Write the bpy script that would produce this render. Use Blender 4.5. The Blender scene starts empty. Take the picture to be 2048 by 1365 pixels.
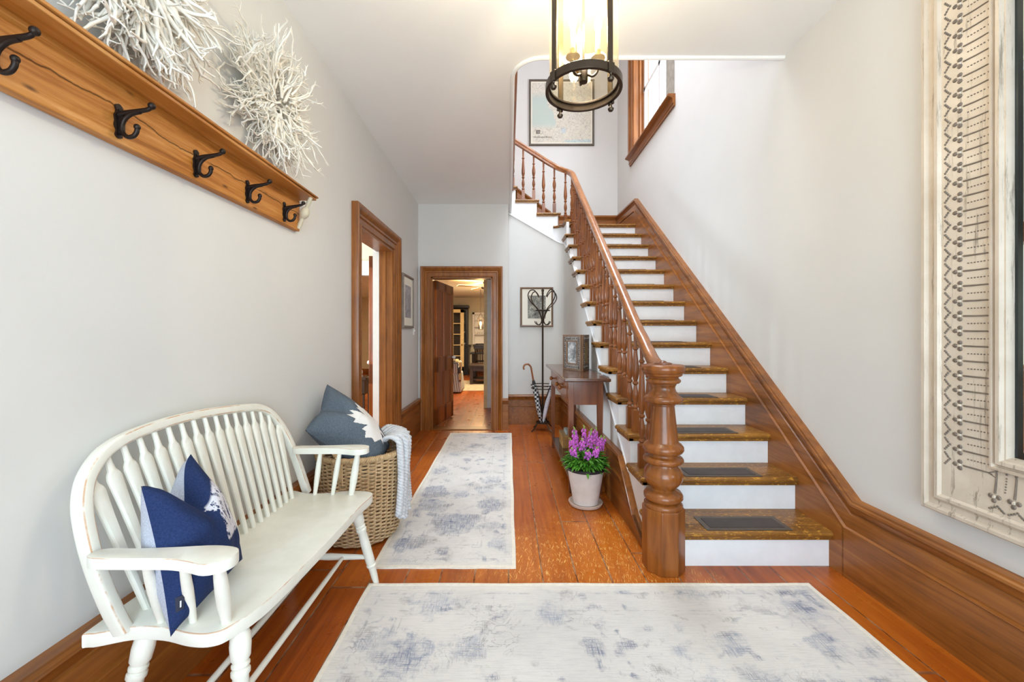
import bpy, math, random
from math import sin, cos, pi, radians, sqrt, atan2
from mathutils import Vector, Matrix, noise

V = Vector
SC = bpy.context.scene
COL = SC.collection

# ------------------------------------------------------------------ camera, world, exposure, big lights
F_PX, W_PX, H_PX = 820.0, 2048.0, 1365.0
CAM_H = 1.27
cd = bpy.data.cameras.new('camera')
cam = bpy.data.objects.new('camera', cd)
COL.objects.link(cam)
cam.location = (0, 0, CAM_H)
cam.rotation_euler = (pi / 2, 0, 0)
cd.sensor_fit = 'HORIZONTAL'
cd.sensor_width = 36.0
cd.lens = 36.0 * F_PX / W_PX
cd.shift_x = (1024.0 - 1017.0) / W_PX
cd.shift_y = (669.0 - 682.5) / W_PX
cd.clip_start = 0.02
SC.camera = cam

SC.view_settings.view_transform = 'Standard'
SC.view_settings.look = 'None'
SC.view_settings.gamma = 1.0
SC.view_settings.use_curve_mapping = False
SC.view_settings.exposure = 0.42
SC.cycles.use_denoising = True
SC.cycles.max_bounces = 10
SC.cycles.diffuse_bounces = 7
SC.cycles.transparent_max_bounces = 16
SC.cycles.caustics_reflective = False
SC.cycles.caustics_refractive = False
SC.cycles.sample_clamp_indirect = 6.0

wd = bpy.data.worlds.new('daylight')
SC.world = wd
wd.use_nodes = True
wn = wd.node_tree.nodes
wn['Background'].inputs[0].default_value = (0.82, 0.91, 1.0, 1)
wn['Background'].inputs[1].default_value = 2.6


def area(name, loc, rot, sx, sy, power, col):
    l = bpy.data.lights.new(name, 'AREA')
    l.shape = 'RECTANGLE'
    l.size, l.size_y = sx, sy
    l.energy = power
    l.color = col
    o = bpy.data.objects.new(name, l)
    o.location = loc
    o.rotation_euler = rot
    COL.objects.link(o)
    return o


def point(name, loc, power, col, rad=0.03):
    l = bpy.data.lights.new(name, 'POINT')
    l.energy = power
    l.color = col
    l.shadow_soft_size = rad
    o = bpy.data.objects.new(name, l)
    o.location = loc
    COL.objects.link(o)
    return o


# daylight through the glazed front doors behind the camera
area('front_door_daylight', (0.25, -1.62, 1.45), (radians(90), 0, 0), 2.5, 2.5, 106, (0.64, 0.86, 1.0))
# daylight through the stair window, the parlour window and the rear room windows
area('stair_window_daylight', (2.25, 5.2, 4.75), (0, radians(90), 0), 1.6, 1.3, 34, (0.82, 0.90, 1.0))
area('parlour_daylight', (-4.35, 3.8, 1.5), (0, radians(-90), 0), 1.5, 1.4, 105, (0.70, 0.87, 1.0))
# unseen fill added over the stairwell, with no fixture; the rear room lamp follows
uh = area('stairwell_fill', (0.75, 4.4, 6.0), (0, 0, 0), 1.0, 2.4, 42, (0.80, 0.89, 0.98))
uh.data.spread = radians(95)
# added fill at the front of the upper hall, without a window; brightens the nook
area('upper_front_fill', (0.55, 2.36, 4.75), (radians(90), 0, 0), 1.5, 1.3, 40, (0.86, 0.90, 0.97))
area('rear_room_ceiling_lamp', (-0.9, 9.5, 2.40), (0, 0, 0), 1.2, 1.8, 100, (1.0, 0.78, 0.50))


# ------------------------------------------------------------------ materials
def lin(c):
    r = []
    for x in c:
        x = x / 255.0
        r.append(x / 12.92 if x <= 0.04045 else ((x + 0.055) / 1.055) ** 2.4)
    return (r[0], r[1], r[2], 1.0)


class NT:
    """small node-tree helper"""
    def __init__(self, name):
        self.m = bpy.data.materials.new(name)
        self.m.use_nodes = True
        self.t = self.m.node_tree
        self.b = self.t.nodes['Principled BSDF']
        self.out = self.t.nodes['Material Output']

    def n(self, typ, **kw):
        nd = self.t.nodes.new(typ)
        for k, v in kw.items():
            setattr(nd, k, v)
        return nd

    def l(self, a, b):
        self.t.links.new(a, b)

    def val(self, sock, v):
        sock.default_value = v

    def coords(self, scale=(1, 1, 1), kind='Object', loc=(0, 0, 0)):
        tc = self.n('ShaderNodeTexCoord')
        mp = self.n('ShaderNodeMapping')
        mp.inputs['Scale'].default_value = scale
        mp.inputs['Location'].default_value = loc
        self.l(tc.outputs[kind], mp.inputs['Vector'])
        return mp.outputs['Vector']

    def noise(self, vec, scale=5, detail=4, rough=0.6, dist=0.0):
        nd = self.n('ShaderNodeTexNoise')
        nd.inputs['Scale'].default_value = scale
        nd.inputs['Detail'].default_value = detail
        nd.inputs['Roughness'].default_value = rough
        nd.inputs['Distortion'].default_value = dist
        self.l(vec, nd.inputs['Vector'])
        return nd.outputs['Fac']

    def ramp(self, fac, stops, interp='LINEAR'):
        r = self.n('ShaderNodeValToRGB')
        r.color_ramp.interpolation = interp
        e = r.color_ramp.elements
        while len(e) < len(stops):
            e.new(0.5)
        for i, (p, c) in enumerate(stops):
            e[i].position = p
            e[i].color = c if len(c) == 4 else (c[0], c[1], c[2], 1)
        self.l(fac, r.inputs['Fac'])
        return r.outputs['Color']

    def step(self, fac, a, b):
        return self.ramp(fac, [(a, (0, 0, 0, 1)), (b, (1, 1, 1, 1))])

    def mix(self, fac, a, b, mode='MIX'):
        mx = self.n('ShaderNodeMix', data_type='RGBA', blend_type=mode)
        for s, v in ((mx.inputs[0], fac), (mx.inputs[6], a), (mx.inputs[7], b)):
            if hasattr(v, 'links') or hasattr(v, 'is_linked'):
                self.l(v, s)
            else:
                s.default_value = v
        return mx.outputs[2]

    def math(self, op, a, b=None, c=None):
        nd = self.n('ShaderNodeMath', operation=op)
        for i, v in enumerate((a, b, c)):
            if v is None:
                continue
            if hasattr(v, 'is_linked'):
                self.l(v, nd.inputs[i])
            else:
                nd.inputs[i].default_value = v
        return nd.outputs[0]

    def sep(self, vec):
        s = self.n('ShaderNodeSeparateXYZ')
        self.l(vec, s.inputs[0])
        return s.outputs

    def bump(self, h, strength=0.2, dist=0.01):
        b = self.n('ShaderNodeBump')
        b.inputs['Strength'].default_value = strength
        b.inputs['Distance'].default_value = dist
        self.l(h, b.inputs['Height'])
        self.l(b.outputs['Normal'], self.b.inputs['Normal'])

    def base(self, c):
        if hasattr(c, 'is_linked'):
            self.l(c, self.b.inputs['Base Color'])
        else:
            self.b.inputs['Base Color'].default_value = c

    def set(self, rough=0.5, metal=0.0, coat=0.0, spec=0.5, coat_rough=0.1):
        self.b.inputs['Roughness'].default_value = rough
        self.b.inputs['Metallic'].default_value = metal
        self.b.inputs['Coat Weight'].default_value = coat
        self.b.inputs['Coat Roughness'].default_value = coat_rough
        self.b.inputs['Specular IOR Level'].default_value = spec


MATS = {}


def plain(name, rgb, rough=0.5, metal=0.0, var=0.06, scale=8.0, bump=0.0, bscale=60.0, coat=0.0, spec=0.5):
    t = NT(name)
    v = t.coords()
    c = lin(rgb)
    d = tuple(max(0, x * (1 - 2 * var)) for x in c[:3]) + (1,)
    u = tuple(min(1, x * (1 + 2 * var)) for x in c[:3]) + (1,)
    t.base(t.ramp(t.noise(v, scale, 4), [(0.3, d), (0.7, u)]))
    t.set(rough, metal, coat, spec)
    if bump:
        t.bump(t.noise(v, bscale, 3), bump, 0.004)
    MATS[name] = t.m
    return t.m


def wood(name, dark, mid, light, axis='y', scale=1.0, rough=0.35, coat=0.25, bump=0.08, wear=None, wear_at=0.66, wear_s=(9, 9, 9)):
    t = NT(name)
    lo, hi = 1.6 * scale, 26.0 * scale
    s = {'x': (lo, hi, hi), 'y': (hi, lo, hi), 'z': (hi, hi, lo)}[axis]
    v = t.coords(s)
    n1 = t.noise(v, 1.0, 6, 0.65, 0.6)
    n2 = t.noise(t.coords((2.3, 2.3, 2.3)), 1.0, 3)
    f = t.math('ADD', t.math('MULTIPLY', n1, 0.65), t.math('MULTIPLY', n2, 0.35))
    c = t.ramp(f, [(0.3, lin(dark)), (0.5, lin(mid)), (0.7, lin(light))])
    if wear:
        w = t.step(t.noise(t.coords(wear_s), 1.0, 6, 0.75), wear_at, wear_at + 0.06)
        c = t.mix(w, c, lin(wear))
    t.base(c)
    t.set(rough, 0, coat, 0.38)
    if bump:
        t.bump(n1, bump, 0.003)
    MATS[name] = t.m
    return t.m


def emit(name, rgb, strength):
    t = NT(name)
    t.base(lin(rgb))
    t.b.inputs['Emission Color'].default_value = lin(rgb)
    t.b.inputs['Emission Strength'].default_value = strength
    MATS[name] = t.m
    return t.m


def glass(name, tint=(255, 255, 255), refl=1.45, bloom=0.0):
    t = NT(name)
    tr = t.n('ShaderNodeBsdfTransparent')
    tr.inputs[0].default_value = lin(tint)
    gl = t.n('ShaderNodeBsdfGlossy')
    gl.inputs['Roughness'].default_value = 0.02
    lw_ = t.n('ShaderNodeLayerWeight')
    fac = t.math('ADD', 0.04, t.math('MULTIPLY', t.math('POWER', lw_.outputs['Facing'], 5.0), 0.8))
    mx = t.n('ShaderNodeMixShader')
    t.l(fac, mx.inputs[0])
    t.l(tr.outputs[0], mx.inputs[1])
    t.l(gl.outputs[0], mx.inputs[2])
    if bloom:
        tl = t.n('ShaderNodeBsdfTranslucent')
        tl.inputs[0].default_value = lin((255, 228, 180))  # warm veil that puts the bulbs' bloom into the clear glass
        m2 = t.n('ShaderNodeMixShader')
        m2.inputs[0].default_value = bloom
        t.l(mx.outputs[0], m2.inputs[1])
        t.l(tl.outputs[0], m2.inputs[2])
        mx = m2
    t.l(mx.outputs[0], t.out.inputs['Surface'])
    MATS[name] = t.m
    return t.m


plain('wall_paint', (215, 214, 211), 0.75, var=0.012, scale=1.5, bump=0.04, bscale=90)
plain('ceiling_paint', (238, 238, 236), 0.8, var=0.01, scale=1.2)
plain('cream_wall', (222, 214, 190), 0.75, var=0.015)
plain('glare_grey_trim', (150, 142, 130), 0.5, var=0.1, scale=20)  # wood trim by the stair window, its backlit glare painted in as grey
plain('white_trim', (238, 238, 236), 0.4, var=0.015)
plain('stair_white', (236, 237, 239), 0.42, var=0.02, bump=0.05)
wood('trim_wood', (88, 50, 16), (142, 84, 32), (172, 110, 48), 'y', 1.0, 0.36, 0.15, wear=(188, 130, 78), wear_at=0.74)
wood('trim_wood_up', (88, 50, 16), (142, 84, 32), (172, 110, 50), 'z', 1.0, 0.36, 0.15, wear=(188, 130, 78), wear_at=0.74)
wood('trim_wood_across', (88, 50, 16), (142, 84, 32), (168, 106, 46), 'x', 1.0, 0.36, 0.15)
wood('newel_wood', (80, 42, 14), (132, 74, 28), (160, 96, 42), 'z', 1.0, 0.3, 0.25)
wood('rail_wood', (104, 58, 26), (150, 92, 46), (182, 122, 70), 'y', 1.0, 0.28, 0.4)
wood('tread_wood', (84, 52, 20), (128, 84, 34), (168, 116, 48), 'x', 1.2, 0.38, 0.15, wear=(198, 142, 54), wear_at=0.55, wear_s=(30, 70, 70))
wood('door_wood', (96, 46, 10), (150, 76, 20), (176, 98, 32), 'z', 0.8, 0.3, 0.3)
wood('table_wood', (70, 38, 20), (116, 64, 36), (142, 84, 50), 'z', 1.0, 0.3, 0.3)
wood('table_top_wood', (58, 34, 20), (88, 54, 36), (112, 72, 50), 'y', 1.0, 0.25, 0.4)
wood('rack_wood', (116, 68, 20), (180, 116, 48), (216, 166, 104), 'y', 0.8, 0.45, 0.08, bump=0.2, wear=(84, 50, 22), wear_at=0.66)
wood('box_wood', (120, 86, 44), (160, 120, 66), (190, 150, 92), 'y', 1.0, 0.5, 0.1)
wood('rattan', (142, 112, 78), (196, 164, 122), (228, 206, 172), 'z', 3.0, 0.55, 0.05)
wood('handle_wood', (96, 52, 24), (150, 88, 44), (176, 110, 60), 'z', 1.0, 0.3, 0.4)
plain('iron', (44, 36, 32), 0.45, 0.7, var=0.15, bump=0.15)
plain('stand_metal', (70, 58, 48), 0.4, 0.8, var=0.12)
plain('bronze', (78, 66, 54), 0.35, 0.85, var=0.1)
plain('brass', (186, 150, 90), 0.3, 0.9, var=0.06)
plain('twig_white', (236, 232, 222), 0.7, var=0.05, scale=20)
plain('cream_paint', (198, 190, 168), 0.55, var=0.05, scale=14)
plain('dark_groove', (40, 26, 16), 0.6)
plain('mat_rubber', (62, 52, 48), 0.7, var=0.1, bump=0.3, bscale=200)
plain('mat_border', (84, 72, 62), 0.65, var=0.1, bump=0.5, bscale=160)
plain('terracotta_white', (212, 202, 196), 0.75, var=0.06, scale=6, bump=0.1)
plain('saucer_clay', (206, 184, 170), 0.7, var=0.06)
plain('black_plastic', (34, 34, 36), 0.5)
plain('soil', (52, 38, 28), 0.9, var=0.3, scale=60)
plain('leaf_green', (86, 148, 44), 0.45, var=0.3, scale=18)
plain('bud_green', (150, 180, 80), 0.5, var=0.15)
plain('flower_pink', (208, 104, 204), 0.55, var=0.22, scale=40)
plain('knit_wool', (214, 216, 220), 0.9, var=0.06, scale=40, bump=0.4, bscale=200)
plain('black_furniture', (28, 24, 22), 0.35, var=0.1)
plain('dark_brown', (54, 36, 26), 0.35, var=0.15)
plain('silver_frame', (150, 144, 136), 0.35, 0.5, var=0.08)
plain('map_frame', (92, 84, 74), 0.45, var=0.06)
plain('pic_mat', (236, 230, 214), 0.8, var=0.01)
plain('mat_line', (176, 170, 158), 0.8)
plain('brown_frame', (104, 72, 44), 0.4, var=0.12)
plain('frame_tin', (120, 112, 106), 0.35, 0.6, var=0.3, scale=60, bump=0.4, bscale=70)
plain('white_plate', (238, 238, 234), 0.4)
plain('gold_throw', (176, 160, 112), 0.9)
plain('charcoal', (66, 66, 64), 0.9)
plain('rear_rug', (178, 164, 140), 0.95, var=0.1)
plain('cream_door', (228, 206, 150), 0.5)
plain('grey_box', (150, 156, 152), 0.5)
plain('bulb_socket', (236, 220, 180), 0.5)
plain('dark_glass', (26, 22, 20), 0.1)
plain('mirror_edge', (64, 70, 72), 0.15, 0.8)
plain('navy_tag', (30, 34, 52), 0.7)
plain('tag_white', (225, 226, 230), 0.7)
plain('rosette_wood', (110, 58, 24), 0.3, coat=0.3)
glass('pane_glass')
glass('lantern_glass', (255, 252, 242), 1.3, 0.022)
emit('bulb_glow', (255, 206, 128), 90.0)
emit('pendant_glow', (255, 190, 90), 30.0)


def m_mirror():
    t = NT('mirror_silver')
    t.base((0.92, 0.93, 0.92, 1))
    t.set(0.01, 1.0)
    MATS['mirror_silver'] = t.m


m_mirror()


def m_floor(name='floor_planks'):
    t = NT(name)
    v = t.coords()
    x, y, z = t.sep(v)
    pw = 0.178
    xs = t.math('DIVIDE', x, pw)
    idx = t.math('FLOOR', xs)
    fx = t.math('FRACT', xs)
    # random offset of the butt joints in each plank
    wn1 = t.n('ShaderNodeTexWhiteNoise', noise_dimensions='1D')
    t.l(idx, wn1.inputs['W'])
    ys = t.math('DIVIDE', t.math('ADD', y, t.math('MULTIPLY', wn1.outputs['Value'], 5.0)), 2.4)
    fy = t.math('FRACT', ys)
    idy = t.math('FLOOR', ys)
    wn2 = t.n('ShaderNodeTexWhiteNoise', noise_dimensions='2D')
    cb = t.n('ShaderNodeCombineXYZ')
    t.l(idx, cb.inputs[0]); t.l(idy, cb.inputs[1])
    t.l(cb.outputs[0], wn2.inputs['Vector'])
    tone = wn2.outputs['Value']
    # grain along the plank, shifted per plank
    cb2 = t.n('ShaderNodeCombineXYZ')
    t.l(t.math('MULTIPLY', x, 30.0), cb2.inputs[0])
    t.l(t.math('MULTIPLY', y, 1.3), cb2.inputs[1])
    t.l(t.math('MULTIPLY', tone, 37.0), cb2.inputs[2])
    g = t.noise(cb2.outputs[0], 1.0, 6, 0.65, 0.8)
    big = t.noise(t.coords((0.9, 0.7, 1)), 1.2, 4, 0.6)
    f = t.math('ADD', t.math('MULTIPLY', g, 0.55), t.math('ADD', t.math('MULTIPLY', big, 0.3), t.math('MULTIPLY', tone, 0.16)))
    c = t.ramp(f, [(0.28, lin((102, 44, 10))), (0.45, lin((150, 70, 16))), (0.6, lin((174, 90, 22))), (0.78, lin((196, 116, 40)))])
    # worn, scratched patches of lighter wood
    # foot traffic has worn the boards at the bottom of the stairs
    cx = t.math('DIVIDE', t.math('SUBTRACT', x, 0.42), 0.75)
    cy = t.math('DIVIDE', t.math('SUBTRACT', y, 2.25), 0.8)
    rad = t.math('SUBTRACT', 1.0, t.math('ADD', t.math('POWER', cx, 2.0), t.math('POWER', cy, 2.0)))
    wn_ = t.noise(t.coords((0.8, 0.8, 1), loc=(0.4, 0.2, 0)), 2.6, 4, 0.6)
    wz = t.step(t.math('ADD', t.math('MULTIPLY', t.math('MAXIMUM', rad, -0.6), 0.30), wn_), 0.50, 0.78)
    tc2 = t.n('ShaderNodeTexCoord')
    fac = None
    for ang, sx_, sy_, th in ((0.25, 150, 15, 0.60), (-0.35, 170, 18, 0.62), (0.9, 190, 22, 0.66)):
        mp = t.n('ShaderNodeMapping')
        mp.inputs['Rotation'].default_value = (0, 0, ang)
        mp.inputs['Scale'].default_value = (sx_, sy_, 1)
        vr = t.n('ShaderNodeVectorRotate', rotation_type='Z_AXIS')
        vr.inputs['Angle'].default_value = ang
        t.l(tc2.outputs['Object'], vr.inputs['Vector'])
        mp.inputs['Rotation'].default_value = (0, 0, 0)
        t.l(vr.outputs[0], mp.inputs['Vector'])
        k_ = t.step(t.noise(mp.outputs[0], 1.0, 2, 0.5), th, th + 0.07)
        fac = k_ if fac is None else t.math('MAXIMUM', fac, k_)
    c = t.mix(t.math('MULTIPLY', wz, 0.30), c, lin((222, 130, 40)))
    c = t.mix(t.math('MULTIPLY', t.math('MULTIPLY', fac, wz), 0.75), c, lin((240, 188, 106)))
    # knots
    vo = t.n('ShaderNodeTexVoronoi')
    vo.inputs['Scale'].default_value = 1.0
    t.l(t.coords((3.1, 1.9, 1)), vo.inputs['Vector'])
    kn = t.math('SUBTRACT', 1.0, t.step(vo.outputs['Distance'], 0.012, 0.035))
    c = t.mix(t.math('MULTIPLY', kn, 0.4), c, lin((60, 28, 12)))
    # gaps
    e = t.math('MINIMUM', fx, t.math('SUBTRACT', 1.0, fx))
    gx = t.math('SUBTRACT', 1.0, t.step(e, 0.010, 0.028))
    e2 = t.math('MINIMUM', fy, t.math('SUBTRACT', 1.0, fy))
    gy = t.math('SUBTRACT', 1.0, t.step(e2, 0.0006, 0.0016))
    gap = t.math('MAXIMUM', gx, gy)
    dust = t.noise(t.coords((3, 3, 1)), 4, 3)
    gc = t.ramp(dust, [(0.4, lin((74, 40, 20))), (0.62, lin((150, 128, 104)))])
    c = t.mix(t.math('MULTIPLY', gap, 0.85), c, gc)
    t.base(c)
    t.set(0.34, 0, 0.0, 0.38)
    rr = t.ramp(t.noise(t.coords((3, 3, 1)), 2, 4), [(0.3, (0.24,) * 3), (0.7, (0.42,) * 3)])
    t.l(rr, t.b.inputs['Roughness'])
    t.bump(t.math('SUBTRACT', t.math('MULTIPLY', g, 0.3), gap), 0.25, 0.004)
    MATS[name] = t.m


m_floor()


def m_rug(name, W, L):
    t = NT(name)
    v = t.coords()
    base = t.ramp(t.noise(t.coords((1, 1, 1)), 3.0, 4), [(0.3, lin((206, 201, 197))), (0.7, lin((222, 217, 212)))])
    sx_ = t.noise(t.coords((12, 170, 1)), 1.0, 3, 0.75)
    sy_ = t.noise(t.coords((170, 12, 1)), 1.0, 3, 0.75)
    st = t.math('MAXIMUM', sx_, sy_)
    n = t.noise(t.coords((1, 1, 1), loc=(3, 1, 0)), 13.0, 7, 0.72, 0.6)
    nn = t.math('MULTIPLY', t.math('SUBTRACT', n, 0.5), 1.0)
    c = base
    # faded ornament clusters in a loose repeat, broken up by the weave
    for sc, lo, ca, cb, k, off in ((3.6, 0.36, (112, 122, 148), (156, 162, 178), 0.85, 0), (5.5, 0.30, (132, 142, 164), (158, 152, 150), 0.75, 4), (8.0, 0.22, (92, 102, 134), (140, 134, 134), 0.8, 9), (15.0, 0.20, (96, 106, 136), (126, 120, 120), 0.7, 13)):
        vo = t.n('ShaderNodeTexVoronoi')
        vo.inputs['Scale'].default_value = sc
        vo.inputs['Randomness'].default_value = 0.8
        vo.feature = 'SMOOTH_F1'
        vo.inputs['Smoothness'].default_value = 0.25
        wnz = t.n('ShaderNodeTexNoise')
        wnz.inputs['Scale'].default_value = 9.0
        wnz.inputs['Detail'].default_value = 4
        t.l(t.coords((1, 1, 1), loc=(off, 1, 0)), wnz.inputs['Vector'])
        va = t.n('ShaderNodeVectorMath', operation='MULTIPLY_ADD')
        t.l(wnz.outputs['Color'], va.inputs[0])
        va.inputs[1].default_value = (0.16, 0.16, 0.0)
        t.l(t.coords((1, 1, 1), loc=(off, off * 2, 0)), va.inputs[2])
        t.l(va.outputs[0], vo.inputs['Vector'])
        r, g, b_ = t.sep(vo.outputs['Color'])
        size = t.math('MULTIPLY', t.math('SUBTRACT', g, 0.06), lo * 2.3)
        m = t.step(t.math('ADD', t.math('SUBTRACT', size, t.math('MULTIPLY', vo.outputs['Distance'], 1.0)), t.math('MULTIPLY', nn, 1.3)), 0.0, 0.30)
        m = t.math('MULTIPLY', m, t.step(st, 0.44, 0.60))
        c = t.mix(t.math('MULTIPLY', m, k), c, t.mix(t.step(r, 0.4, 0.6), lin(ca), lin(cb)))
    # outlined floral swirls
    sw = t.noise(t.coords((1, 1, 1), loc=(1, 9, 0)), 7.0, 3, 0.5, 3.0)
    line = t.math('SUBTRACT', 1.0, t.step(t.math('ABSOLUTE', t.math('SUBTRACT', sw, 0.5)), 0.006, 0.022))
    gate = t.step(t.noise(t.coords((1, 1, 1), loc=(5, 2, 0)), 2.6, 3), 0.54, 0.64)
    c = t.mix(t.math('MULTIPLY', t.math('MULTIPLY', line, gate), 0.5), c, lin((128, 124, 128)))
    # broken border lines
    gx, gy, gz = t.sep(t.coords((1, 1, 1), 'Generated'))
    ex = t.math('MULTIPLY', t.math('MINIMUM', gx, t.math('SUBTRACT', 1.0, gx)), W)
    ey = t.math('MULTIPLY', t.math('MINIMUM', gy, t.math('SUBTRACT', 1.0, gy)), L)
    e = t.math('MINIMUM', ex, ey)
    for d_, w_ in ((0.065, 0.006), (0.19, 0.005), (0.215, 0.004)):
        bl = t.math('SUBTRACT', 1.0, t.step(t.math('ABSOLUTE', t.math('SUBTRACT', e, d_)), w_ * 0.5, w_))
        c = t.mix(t.math('MULTIPLY', t.math('MULTIPLY', bl, t.step(n, 0.46, 0.58)), 0.5), c, lin((140, 142, 152)))
    outer = t.math('SUBTRACT', 1.0, t.step(e, 0.03, 0.05))
    c = t.mix(t.math('MULTIPLY', outer, 0.6), c, lin((224, 218, 208)))
    weave = t.noise(t.coords((10, 190, 1)), 1.0, 3, 0.7)
    c = t.mix(t.math('MULTIPLY', t.step(weave, 0.48, 0.68), 0.42), c, lin((178, 175, 177)))
    t.base(c)
    t.set(0.95, 0, 0, 0.2)
    t.bump(t.noise(t.coords((90, 300, 1)), 1.0, 2), 0.25, 0.003)
    MATS[name] = t.m


m_rug('runner_weave', 0.77, 3.0)
m_rug('entry_weave', 2.2, 1.62)
plain('rug_edge', (226, 218, 204), 0.95, var=0.04, scale=50)


def m_bench():
    t = NT('bench_paint')
    v = t.coords()
    c = t.ramp(t.noise(v, 9, 5), [(0.3, lin((226, 224, 211))), (0.7, lin((238, 236, 226)))])
    at = t.n('ShaderNodeAttribute', attribute_name='wear')
    w = t.math('MULTIPLY', t.step(at.outputs['Fac'], 0.35, 0.75), t.step(t.noise(v, 7, 5, 0.7), 0.45, 0.56))
    c = t.mix(t.math('MULTIPLY', w, 0.8), c, lin((196, 142, 94)))
    t.base(c)
    t.set(0.42, 0, 0.05)
    MATS['bench_paint'] = t.m


m_bench()


def m_rack():
    t = NT('rack_board')
    v = t.coords()
    x, y, z = t.sep(v)
    g = t.noise(t.coords((34, 1.6, 34)), 1.0, 8, 0.72, 1.4)
    b2 = t.noise(t.coords((6, 1.2, 9)), 1.0, 4, 0.6)
    f = t.math('ADD', t.math('MULTIPLY', g, 0.62), t.math('MULTIPLY', b2, 0.38))
    c = t.ramp(f, [(0.30, lin((104, 58, 16))), (0.44, lin((164, 100, 34))), (0.56, lin((196, 134, 66))), (0.72, lin((220, 172, 116)))])
    # knots
    vo = t.n('ShaderNodeTexVoronoi')
    vo.inputs['Scale'].default_value = 1.0
    t.l(t.coords((9, 4.2, 13)), vo.inputs['Vector'])
    c = t.mix(t.math('MULTIPLY', t.math('SUBTRACT', 1.0, t.step(vo.outputs['Distance'], 0.03, 0.10)), 0.8), c, lin((66, 36, 12)))
    # one long wandering crack
    w = t.noise(t.coords((0, 2.6, 0)), 1.0, 5, 0.6)
    pos = t.math('ADD', 0.055, t.math('MULTIPLY', w, 0.09))
    d = t.math('ABSOLUTE', t.math('SUBTRACT', z, pos))
    cr = t.math('MULTIPLY', t.math('SUBTRACT', 1.0, t.step(d, 0.0006, 0.0018)), t.step(t.noise(t.coords((0, 5, 0), loc=(0, 3, 0)), 1.0, 2), 0.36, 0.42))
    c = t.mix(t.math('MULTIPLY', cr, 0.9), c, lin((36, 20, 8)))
    t.base(c)
    t.set(0.5, 0, 0, 0.35)
    t.bump(t.math('SUBTRACT', g, t.math('MULTIPLY', cr, 2.0)), 0.35, 0.003)
    MATS['rack_board'] = t.m


m_rack()


def m_mirror_frame():
    t = NT('distressed_tin')
    v = t.coords()
    c = t.ramp(t.noise(v, 6, 5), [(0.3, lin((196, 182, 164))), (0.7, lin((216, 204, 188)))])
    w = t.step(t.noise(t.coords((40, 40, 3)), 1.0, 6, 0.75), 0.56, 0.66)
    c = t.mix(t.math('MULTIPLY', w, 0.75), c, lin((120, 108, 92)))
    t.base(c)
    t.set(0.5, 0.15)
    t.bump(t.noise(v, 40, 4), 0.15, 0.004)
    MATS['distressed_tin'] = t.m
    plain('tin_relief', (118, 107, 96), 0.5, 0.2, var=0.1, scale=30)
    plain('tin_light', (210, 198, 182), 0.5, 0.1, var=0.06)


m_mirror_frame()


def m_map():
    t = NT('map_print')
    v = t.coords()
    base = t.ramp(t.noise(v, 2.0, 3), [(0.3, lin((208, 203, 186))), (0.7, lin((222, 217, 203)))])
    x, y, z = t.sep(v)
    # the lake at left and the shore along the bottom right
    n = t.noise(t.coords((1, 1, 1)), 4.0, 8, 0.65)
    wob = t.math('MULTIPLY', t.math('SUBTRACT', n, 0.5), 0.35)
    # local z runs 0..1.09 up, x -0.53..0.53
    lake_edge = t.math('ADD', t.math('ADD', -0.12, wob), t.math('MULTIPLY', t.math('SUBTRACT', 0.45, z), 0.38))
    inl = t.step(t.math('SUBTRACT', lake_edge, x), 0.0, 0.012)
    zr = t.math('MULTIPLY', t.step(z, 0.26, 0.36), t.math('SUBTRACT', 1.0, t.step(z, 0.78, 0.9)))
    lake = t.math('MULTIPLY', inl, zr)
    c = t.mix(t.math('MULTIPLY', lake, 0.75), base, lin((176, 194, 190)))
    shore = t.math('MULTIPLY', t.step(t.math('SUBTRACT', t.math('ADD', 0.1, t.math('MULTIPLY', wob, 0.25)), z), 0.0, 0.01), t.step(x, 0.0, 0.1))
    c = t.mix(t.math('MULTIPLY', shore, 0.8), c, lin((184, 206, 206)))
    pond = t.math('SUBTRACT', 1.0, t.step(t.math('ADD', t.math('ADD', t.math('POWER', t.math('SUBTRACT', x, 0.03), 2.0), t.math('POWER', t.math('SUBTRACT', z, 0.25), 2.0)), t.math('MULTIPLY', wob, 0.006)), 0.0016, 0.0022))
    c = t.mix(t.math('MULTIPLY', pond, 0.8), c, lin((190, 204, 212)))
    # roads and survey lines
    rl = t.noise(t.coords((1, 1, 1), loc=(2, 2, 2)), 11.0, 5, 0.6, 1.5)
    line = t.math('SUBTRACT', 1.0, t.step(t.math('ABSOLUTE', t.math('SUBTRACT', rl, 0.5)), 0.004, 0.016))
    c = t.mix(t.math('MULTIPLY', t.math('MULTIPLY', line, t.math('SUBTRACT', 1.0, lake)), 0.65), c, lin((112, 112, 124)))
    vo = t.n('ShaderNodeTexVoronoi', feature='DISTANCE_TO_EDGE')
    vo.inputs['Scale'].default_value = 16.0
    t.l(v, vo.inputs['Vector'])
    ed = t.math('SUBTRACT', 1.0, t.step(vo.outputs['Distance'], 0.008, 0.03))
    c = t.mix(t.math('MULTIPLY', t.math('MULTIPLY', ed, t.math('SUBTRACT', 1.0, lake)), 0.4), c, lin((170, 128, 120)))
    t.base(c)
    t.set(0.6)
    MATS['map_print'] = t.m


m_map()


def m_print(name, dark, light, scale):
    t = NT(name)
    v = t.coords()
    x, y, z = t.sep(v)
    n = t.noise(v, scale, 7, 0.7, 1.2)
    n2 = t.noise(v, scale * 0.35, 3, 0.5)
    f = t.math('ADD', t.math('MULTIPLY', n, 0.6), t.math('MULTIPLY', n2, 0.4))
    t.base(t.ramp(f, [(0.36, lin(dark)), (0.5, lin(tuple((a + b) // 2 for a, b in zip(dark, light)))), (0.64, lin(light))]))
    t.set(0.6)
    MATS[name] = t.m


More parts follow.
